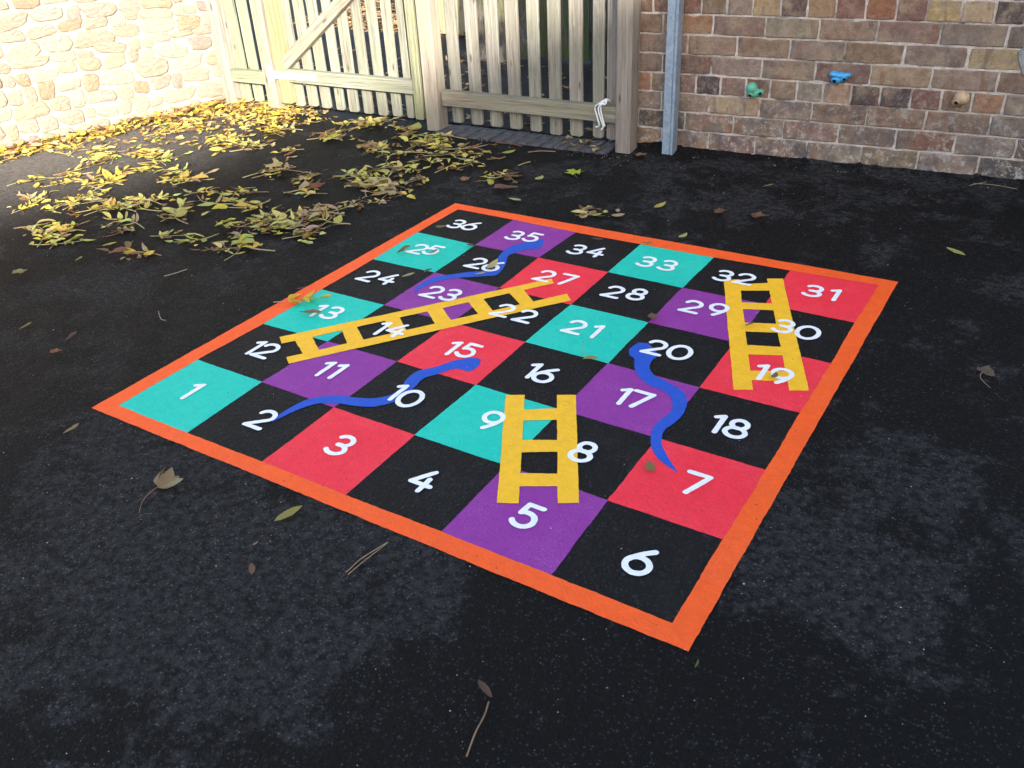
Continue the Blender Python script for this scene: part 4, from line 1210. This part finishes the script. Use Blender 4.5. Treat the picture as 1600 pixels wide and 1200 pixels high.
WHERE = {(430, 172): 'in the corner drift under the hinge post', (330, 188): 'in the sunlit drift before the narrow picket panel', (225, 205): 'in the sunlit drift at the far wall end',
         (420, 205): 'in the sunlit drift before the hinge post', (335, 225): 'in the second sunlit row before the picket panel', (162, 247): 'around the large yellow patch before the stone wall',
         (234, 257): 'in the wide sunlit heap before the stone wall', (50, 284): 'on the sunlit tarmac at the left edge', (140, 284): 'at the near edge of the sunlit litter', (30, 245): 'against the stone wall at the left edge', (90, 235): 'against the near part of the stone wall',
         (281, 281): 'at the right end of the wide sunlit heap', (375, 228): 'in the far row left of the gate heaps', (72, 322): 'in the long row near the left edge', (156, 322): 'in the middle of the long row at the left', (225, 319): 'at the brown right end of the long row',
         (81, 366): 'in the nearest clump at the left edge', (187, 359): 'right of the nearest clump at the left edge', (281, 337): 'between the long row and the feathered clumps', (334, 309): 'in the small yellow pair behind the feathered clumps', (312, 378): 'in front of the feathered clumps at the left',
         (369, 387): 'in the nearest of the feathered clumps', (400, 353): 'in the middle of the feathered clumps', (375, 306): 'just behind the feathered clumps', (408, 322): 'spread like a fan at the back of the feathered clumps', (422, 275): 'lying alone halfway to the braced gate',
         (475, 281): 'in the small brown tuft halfway to the gates', (478, 300): 'below the small brown tuft', (500, 335): 'in the brown heap beside the board near square 25', (477, 372): 'in the small brown clump nearest the left border', (425, 357): 'at the right of the feathered clumps', (550, 322): 'just right of the brown heap by the board',
         (215, 402): 'in the russet scrap in front of all the litter', (256, 370): 'left of the nearest feathered clump', (110, 272): 'between the sunlit heaps at the left', (455, 240): 'standing up on the bare tarmac before the braced gate', (440, 262): 'on the bare tarmac before the braced gate',
         (520, 215): 'in the left streak below the braced gate', (575, 196): 'in the heap touching the braced gate', (587, 232): 'in the small heap below the braced gate', (675, 247): 'in the large heap before the middle gate post', (685, 225): 'on top of the large heap before the middle gate post',
         (600, 282): 'in the wide heap behind the corner of square 36', (612, 300): 'at the near edge of the wide heap behind the board', (590, 312): 'nearest the far corner of the board', (635, 205): 'beside the foot of the middle gate post', (630, 217): 'just below the foot of the middle gate post', (782, 278): 'in the streak behind square 35'}
HUE = dict(yg='yellow-green', ye='yellow', br='brown', tan='tan')
ORD = ['first', 'second', 'third', 'fourth', 'fifth', 'sixth', 'seventh', 'eighth', 'ninth', 'tenth', 'eleventh', 'twelfth', 'thirteenth', 'fourteenth', 'fifteenth']
NW = {5: 'five', 7: 'seven', 9: 'nine'}
RC = random.Random(17)
LOOSE = []
for (px, py, rx, ry, nc, ns, pal, zn) in CL:
    wh = WHERE[(px, py)]
    here = []
    for k in range(nc):
        a = RC.uniform(0, 6.28); q = math.sqrt(RC.random()) * .85
        xpos = math.cos(a) * q * rx
        p = P(px + math.cos(a) * q * rx, py + math.sin(a) * q * ry)
        pl = pal if RC.random() < .72 else RC.choice(('yg', 'br', 'tan', 'ye'))
        L = RC.uniform(.12, .23)
        rz = RC.uniform(0, 6.28)
        p.x -= math.cos(rz) * L * .55; p.y -= math.sin(rz) * L * .55
        nl = RC.choice((5, 7, 7, 9))
        lf_ = ash_leaf(p, rz, L, pl, '%s %s-leaflet ash leaf %s' % (HUE[pl], NW[nl], wh), 'ash leaves ' + wh, RC.uniform(0, .007) * (1 if nc > 3 else .2), nl, lean=(RC.gauss(0, .05), RC.uniform(-.05, .01)))
        here.append((xpos, HUE[pl], lf_))
    for hue in set(h[1] for h in here):
        same = sorted([h for h in here if h[1] == hue], key=lambda h: h[0])
        if len(same) > 1:
            for i, h in enumerate(same):
                o_ = 'leftmost' if i == 0 else 'rightmost' if i == len(same) - 1 else ORD[i] + ' from left'
                h[2]['label'] = '%s leaf %s %s' % (hue, o_, wh)
    LOOSE.append((px, py, rx, ry, ns))
litter('leaf_litter', [(ell(px, py, rx * 1.05, ry * 1.05), ns * 3 + 6, .010, .02, .055) for px, py, rx, ry, ns in LOOSE], 77,
       'loose curled leaflets strewn among the larger ash leaves on the tarmac', ['br', 'br', 'tan', 'yg', 'ye', 'yg'])

# ---- single leaves that stand out
def ang(p0, p1):
    a = G(*p0); b = G(*p1); return math.atan2(b.y - a.y, b.x - a.x), (b - a).length
def lone(p0, p1, col, label, wid=1.0, mesh=None, lift=.003, rot=(0, 0), stem=0.0):
    a, L = ang(p0, p1)
    pos = P(*p0)
    if mesh is not None and mesh not in LEAFLET: pos = P((p0[0] + p1[0]) / 2, (p0[1] + p1[1]) / 2)
    return single(pos, a, L, col, label, None, mesh, lift + .006, wid, rot, stem)
a_, L_ = ang((903, 284), (893, 262))
lf = single(P(899, 274), a_, .115, (0.40, 0.52, 0.05), 'bright lime green maple leaf between the board and the plain gate', None, MAPLE, .004, 1.0, (0, 0), 0)
inst('stalk', STALK[1][0], lf, (-.01, 0, .003), (0, 0, math.pi), (.05, .05, .05), (.42, .5, .12))
lone((430, 820), (474, 797), (0.34, 0.29, 0.07), 'narrow yellow-brown leaf in front of the orange border below square 3', .95, LEAFLET[0])
lone((100, 683), (126, 667), (0.30, 0.22, 0.11), 'tan leaf left of the orange corner of the board', .9, LEAFLET[2])
cr = lone((248, 768), (283, 752), (0.34, 0.26, 0.15), 'crumpled pale brown leaf with a long stalk left of the board', 1.9, LEAFLET[3], .002)
a_, L_ = ang((252, 768), (226, 808))
inst('stalk', STALK[3][0], cr, (0, 0, .004), (0, 0, a_ - cr.rotation_euler.z), (L_ * 1.05,) * 3, (.36, .20, .10))
inst('leaflet', LEAFLET[1], cr, (.0, .0, .008), (.5, -.30, .35), (.058, .085, .05), (.26, .18, .10))
inst('leaflet', LEAFLET[7], cr, (.0, .004, .010), (-.5, -.25, .62), (.060, .060, .06), (.30, .22, .12))
inst('leaflet', LEAFLET[2], cr, (.0, .0, .006), (.9, -.30, .95), (.055, .035, .06), (.17, .11, .06))
inst('leaflet', LEAFLET[0], cr, (.004, -.004, .004), (.1, -.1, -.35), (.06, .075, .03), (.37, .31, .17))
cr = lone((748, 1068), (770, 1098), (0.16, 0.085, 0.06), 'dark brown folded leaf with a long bent stalk at the bottom of the picture', .9, LEAFLET[6], .003)
a_, L_ = ang((764, 1102), (729, 1182))
st = [G(764, 1100), G(757, 1125), G(745, 1148), G(737, 1165), G(729, 1183)]
V, Fc = tube(crom([Vector((p.x, p.y, .006 + .006 * math.sin(i))) for i, p in enumerate(st)], 4), .0017, 6)
ml = Matrix.Translation(cr.location) @ cr.rotation_euler.to_matrix().to_4x4()
o = mesh_obj('stalk', [ml.inverted() @ v for v in V], Fc, M['leaf'], cr, True); o.color = (.34, .22, .13, 1)
def needle():
    root = empty('pine_needles', P(575, 872)); tag(root, 'pair of joined dry pine needles below the orange border', 'pine needles')
    for pts in (((606, 849), (585, 862), (563, 876), (547, 891), (540, 896)), ((606, 850), (588, 864), (570, 878), (553, 892), (544, 900))):
        V, Fc = tube(crom([Vector((G(*p).x, G(*p).y, .004)) - root.location for p in pts], 4), [.0011] * 16 + [.0006], 5)
        o = mesh_obj('needle', V, Fc, M['leaf'], root, True); o.color = (.44, .33, .2, 1)
needle()
lone((394, 886), (396, 906), (0.20, 0.10, 0.06), 'tiny dark brown leaf scrap in the grey tarmac patch', .8, LEAFLET[3])
lone((396, 857), (405, 851), (0.34, 0.17, 0.08), 'tiny orange-brown leaf scrap below square 2', 1.0, LEAFLET[1])
lone((1478, 391), (1507, 405), (0.42, 0.43, 0.13), 'pale yellow-green leaf lying alone right of the board', .85, LEAFLET[0])
cr = lone((1524, 580), (1552, 592), (0.15, 0.11, 0.07), 'dark curled leaf with a short stalk at the right edge', 1.2, CRUMP[2], .002)
a_, L_ = ang((1540, 590), (1546, 617)); inst('stalk', STALK[2][0], cr, (0, 0, .004), (0, 0, a_ - cr.rotation_euler.z), (L_,) * 3, (.40, .32, .2))
lone((1173, 346), (1198, 341), (0.19, 0.095, 0.055), 'small brown leaf between the board and the brick wall', 1.0, CRUMP[0])
lone((1115, 338), (1135, 333), (0.17, 0.08, 0.05), 'small reddish brown curled leaf behind square 33', 1.0, CRUMP[3])
lone((1022, 329), (1040, 322), (0.50, 0.42, 0.10), 'small yellow leaf behind square 34', 1.0, LEAFLET[3])
lone((1060, 375), (1073, 369), (0.45, 0.45, 0.16), 'small pale leaf just behind the orange border by square 33', 1.0, LEAFLET[1])
lone((1190, 296), (1208, 292), (0.30, 0.20, 0.08), 'thin tan leaf in front of the brick wall', .7, LEAFLET[2])
lone((994, 249), (1009, 245), (0.20, 0.12, 0.06), 'dry brown leaf at the foot of the knotty post', 1.1, CRUMP[4])
lone((680, 358), (700, 357), (0.22, 0.19, 0.05), 'olive leaf on square 36', 1.0, LEAFLET[1])
lone((628, 437), (649, 431), (0.40, 0.40, 0.20), 'pale leaf on square 24', .9, LEAFLET[0])
lone((663, 431), (676, 424), (0.16, 0.10, 0.06), 'dark twisted leaf at the corner of squares 24 and 25', .9, LEAFLET[5])
lone((728, 385), (745, 389), (0.13, 0.05, 0.05), 'dark leaf scrap at the corner of squares 25 and 36', .9, LEAFLET[2])
lone((620, 400), (642, 389), (0.22, 0.19, 0.05), 'thin olive leaf on square 25', .8, LEAFLET[6])
lone((671, 400), (685, 394), (0.30, 0.18, 0.09), 'small brown leaf on the number 25', .8, LEAFLET[2])
lone((762, 425), (778, 412), (0.52, 0.44, 0.16), 'yellow leaf on the number 26', .9, LEAFLET[3])
lone((742, 433), (760, 430), (0.42, 0.40, 0.20), 'pale leaf beside the blue snake on square 26', .9, LEAFLET[0])
lone((921, 376), (943, 379), (0.15, 0.10, 0.06), 'dark thin leaf on square 34', .8, LEAFLET[2])
lone((1003, 384), (1020, 384), (0.25, 0.2, 0.08), 'olive leaf scrap at the corner of square 33', .7, LEAFLET[6])
cr = lone((910, 567), (936, 564), (0.36, 0.33, 0.12), 'pale leaf with an upright stalk between squares 16 and 21', 1.0, LEAFLET[5])
a_, L_ = ang((915, 563), (916, 546)); inst('stalk', STALK[4][0], cr, (.01, 0, .004), (0, -.5, a_ - cr.rotation_euler.z), (L_,) * 3, (.40, .38, .12))
lone((1019, 743), (1014, 727), (0.26, 0.19, 0.07), 'brown and yellow leaf on square 7', 1.5, LEAFLET[3])
lone((1205, 595), (1212, 587), (0.20, 0.15, 0.05), 'tiny dark leaf on the number 19', 1.2, LEAFLET[1])
lone((1163, 514), (1178, 508), (0.22, 0.11, 0.05), 'small brown leaf on a rung of the right ladder', .8, LEAFLET[2])
lone((1015, 505), (1026, 496), (0.18, 0.12, 0.07), 'tiny brown leaf at the corner of square 29', 1.1, CRUMP[0])
lone((468, 492), (505, 494), (0.25, 0.18, 0.09), 'long brown curled leaf on the number 13', .8, LEAFLET[6])
a_, L_ = ang((428, 476), (492, 470))
lf_ = ash_leaf(P(428, 476, .008), a_, L_ * 1.1, 'ye', 'yellow feathered leaf lying across the orange border by square 13', None, 0, 9)
for c_ in lf_.children:
    if c_.name.startswith('leaflet'): c_.color = (.78, .52, .04, 1); c_.scale = (L_ * .34, L_ * .40, L_ * .25)
lone((465, 460), (482, 457), (0.12, 0.07, 0.05), 'dark leaf on the orange border beside square 13', .8, LEAFLET[4], .012)
lone((160, 388), (184, 383), (0.42, 0.38, 0.07), 'single yellow leaflet left of the board near the loose litter', .9, LEAFLET[0])
lone((18, 434), (45, 428), (0.28, 0.25, 0.10), 'drab crumpled leaf at the left edge', 1.0, CRUMP[4])
lone((30, 520), (52, 508), (0.26, 0.18, 0.08), 'narrow brown leaf on the brownish tarmac at the left edge', .8, LEAFLET[2])
lone((80, 557), (98, 552), (0.28, 0.11, 0.05), 'small orange-brown leaf scrap at the left edge', 1.2, CRUMP[0])
lone((102, 541), (122, 524), (0.16, 0.09, 0.06), 'thin dark twig-like leaf at the left edge', .6, LEAFLET[6])
lone((118, 412), (130, 405), (0.38, 0.28, 0.10), 'tiny tan leaf in front of the loose litter', .9, LEAFLET[2])
lone((1085, 1050), (1091, 1036), (0.13, 0.16, 0.05), 'tiny green blade below the near corner of the board', .6, LEAFLET[2])
lone((768, 302), (806, 298), (0.17, 0.09, 0.06), 'brown curled leaf behind square 36', 1.0, CRUMP[1])
lone((795, 313), (815, 318), (0.42, 0.42, 0.16), 'small pale leaf behind the orange border by square 35', .9, LEAFLET[0])
lone((722, 287), (733, 281), (0.28, 0.14, 0.07), 'small russet leaf behind the far corner of the board', 1.3, CRUMP[3])
# heap behind square 34
RH = random.Random(4)
heap_a = []
for k in range(18):
    p = P(917 + RH.gauss(0, 16), 335 + RH.gauss(0, 4.5))
    pk = RH.choice(('br', 'tan', 'yg', 'yg'))
    lf_ = single(p, RH.uniform(0, 6.28), RH.uniform(.035, .06), RH.choice(LC[pk]), 'curled brown and yellow leaf in the small heap behind square 34', 'small heap behind square 34',
           RH.choice(CRUMP + LEAFLET + LEAFLET), RH.uniform(.002, .012), 1.1, (RH.gauss(0, .2), RH.uniform(-.15, 0)))
    heap_a.append((pk, p, lf_))
# heap under the right end of the plain gate
heap_b = []
for k in range(16):
    p = P(918 + RH.gauss(0, 17), 233 + RH.gauss(0, 3))
    pk = RH.choice(('tan', 'yg', 'br', 'tan'))
    lf_ = single(p, RH.uniform(0, 6.28), RH.uniform(.03, .06), RH.choice(LC[pk]), 'dry tan leaf in the small heap on the brick threshold', 'small heap on the threshold',
           RH.choice(CRUMP + LEAFLET), RH.uniform(.012, .035), 1.0, (RH.gauss(0, .4), RH.uniform(-.4, 0)))
    heap_b.append((pk, p, lf_))
for hp, wh in ((heap_a, 'in the small heap behind square 34'), (heap_b, 'in the small dry heap on the brick threshold')):
    for pk in set(h[0] for h in hp):
        same = sorted([h for h in hp if h[0] == pk], key=lambda h: h[1].dot(CAM_R[0]))
        for i, h in enumerate(same):
            o_ = '' if len(same) == 1 else 'leftmost ' if i == 0 else 'rightmost ' if i == len(same) - 1 else ORD[i] + ' from left '
            h[2]['label'] = 'curled %s leaf %s%s' % (HUE[pk], o_, wh)
# bare stalks and twigs
def twig(pts, rad, col, label, lift=.004, n=None):
    root = empty('twig', P(*pts[0])); tag(root, label, 'twig')
    c = crom([Vector((G(*p).x, G(*p).y, lift)) - root.location for p in pts], 5)
    V, Fc = tube(c, rad, 6); o = mesh_obj('stem', V, Fc, M['leaf'], root, True); o.color = (*col, 1)
twig([(257, 433), (275, 428), (293, 422)], .0016, (.40, .36, .28), 'thin pale twig lying left of the board by itself')
twig([(248, 488), (252, 500), (260, 502)], .0014, (.34, .30, .24), 'short bent pale twig beside the orange border by square 13')
twig([(712, 237), (735, 230), (755, 236), (768, 240)], .0022, (.40, .30, .17), 'long curved tan stalk in front of the brick threshold')
twig([(775, 224), (800, 226), (815, 230)], .0026, (.22, .11, .07), 'dark red-brown twig at the left of the threshold')
twig([(825, 239), (845, 237), (868, 238)], .0022, (.42, .27, .18), 'straight pale brown twig along the threshold edge')
twig([(810, 260), (820, 256), (829, 254)], .0028, (.42, .34, .15), 'short curved yellow twig in front of the plain gate')
twig([(768, 247), (780, 249), (790, 246)], .003, (.34, .22, .13), 'short thick tan twig in front of the plain gate')
twig([(1050, 237), (1075, 234), (1100, 233)], .0026, (.36, .20, .12), 'reddish twig at the foot of the brick wall beside the steel post')
twig([(1515, 291), (1540, 286), (1560, 283)], .0016, (.36, .30, .17), 'thin straw at the foot of the brick wall on the right')
twig([(1520, 288), (1550, 290), (1590, 297)], .0014, (.36, .30, .17), 'long dry straw on the tarmac at the far right')
twig([(605, 158), (618, 162), (632, 172), (648, 178)], .002, (.40, .34, .18), 'curved pale stalk on the heap below the braced gate')
twig([(478, 189), (492, 192), (505, 189)], .002, (.40, .34, .18), 'pale stalk reaching left from the heap below the braced gate')
twig([(680, 271), (700, 262), (712, 257)], .0024, (.46, .40, .22), 'straight pale stalk poking from the large leaf heap')
twig([(498, 357), (512, 347), (528, 333)], .0024, (.42, .34, .2), 'straight stalk poking from the brown heap left of the board')
# green leaf on the threshold side
lone((784, 243), (806, 240), (0.38, 0.42, 0.09), 'green and yellow leaf with a stalk in front of the threshold', 1.2, LEAFLET[3], .003, (0, 0), .03)
lone((836, 284), (848, 279), (0.45, 0.43, 0.14), 'tiny yellow leaf near the lime green maple leaf', 1.4, LEAFLET[1])
lone((645, 207), (655, 198), (0.46, 0.46, 0.12), 'bright pale leaf beside the middle gate post', 1.6, LEAFLET[3])
# faint scuff line near the front right
def scuff():
    a = G(1130, 1012); b = G(1520, 1170); d = (b - a); n = Vector((-d.y, d.x, 0)).normalized() * .0006
    V, Fc = [], []; R = random.Random(1)
    k = 60
    for i in range(k):
        if R.random() < .42: continue
        p = a + d * i / k; q = a + d * (i + .75) / k; o = len(V)
        V += [p - n, q - n, q + n, p + n]; Fc.append((o, o + 1, o + 2, o + 3))
    o = mesh_obj('scuff_mark', [(v.x, v.y, .003) for v in V], Fc, M['chalk'], ground)
scuff()

# tarmac raked up unevenly against the brick wall and the posts
def tarmac_lip():
    V, Fc = [], []; ns, nd = 260, 10
    for i in range(ns + 1):
        s_ = -.86 + 7.6 * i / ns
        for j in range(nd + 1):
            t = j / nd
            hgt = (.016 + .012 * noise.noise(Vector((s_ * 2.1, 0, 5))) + .006 * noise.noise(Vector((s_ * 9, 1, 5)))) * (1 - t) ** 2.2
            if s_ < .05: hgt *= 1.6
            hgt += .004 * (1 - t) * noise.noise(Vector((s_ * 22, t * 6, 2)))
            p = W(s_, 0, .02 - t * (.34 + .10 * noise.noise(Vector((s_ * 1.3, 3, 3)))))
            V.append((p.x, p.y, max(hgt, 0) + (.0012 if j < nd else -.001)))
    for i in range(ns):
        for j in range(nd):
            a = i * (nd + 1) + j; Fc.append((a, a + 1, a + nd + 2, a + nd + 1))
    mesh_obj('tarmac_edge', V, Fc, M['tarmac'], ground, True)
tarmac_lip()

def grit():
    R = random.Random(12); V, Fc, C = [], [], []
    base = [Vector(v) for v in ((1, 0, -.4), (-.5, .87, -.4), (-.5, -.87, -.4), (.2, .1, .8), (.6, .7, .2), (-.8, .1, .3))]
    tri = [(0, 4, 3), (4, 1, 3), (1, 5, 3), (5, 2, 3), (2, 0, 3), (0, 1, 4), (1, 2, 5), (0, 2, 1)]
    def put(p, r_, c):
        mt = Matrix.Rotation(R.uniform(0, 6.28), 3, 'Z') @ Matrix.Rotation(R.uniform(-.6, .6), 3, 'X')
        o = len(V); V.extend([Vector((p.x, p.y, r_ * .4)) + mt @ (b * r_ * R.uniform(.7, 1.2)) for b in base]); Fc.extend([tuple(o + i for i in t) for t in tri]); C.extend([c] * 6)
    greys = [(.30, .29, .28), (.45, .44, .42), (.18, .18, .19), (.60, .58, .55), (.25, .20, .16), (.12, .12, .13)]
    for _ in range(520):
        p = G(R.uniform(-50, 1650), 230 + 1000 * R.random() ** 1.5); put(p, R.uniform(.0006, .0019), R.choice(greys))
    for _ in range(420):
        p = W(R.uniform(-.8, 6.5), 0, -abs(R.gauss(0, .14)) - .02); q = Vector((p.x, p.y, 0)); put(q + Vector((0, 0, 0)), R.uniform(.001, .0035), R.choice(greys + [(.30, .20, .13), (.42, .33, .24)]))
    for _ in range(160):
        p = F(R.uniform(-.3, 4.3), 0, -abs(R.gauss(0, .2)) - .1); put(p, R.uniform(.001, .003), R.choice(greys))
    o = mesh_obj('grit', V, Fc, M['litter']); set_tint(o, C); tag(o, 'scattered grit and tiny stones on the tarmac', None, None, 'stuff')
grit()
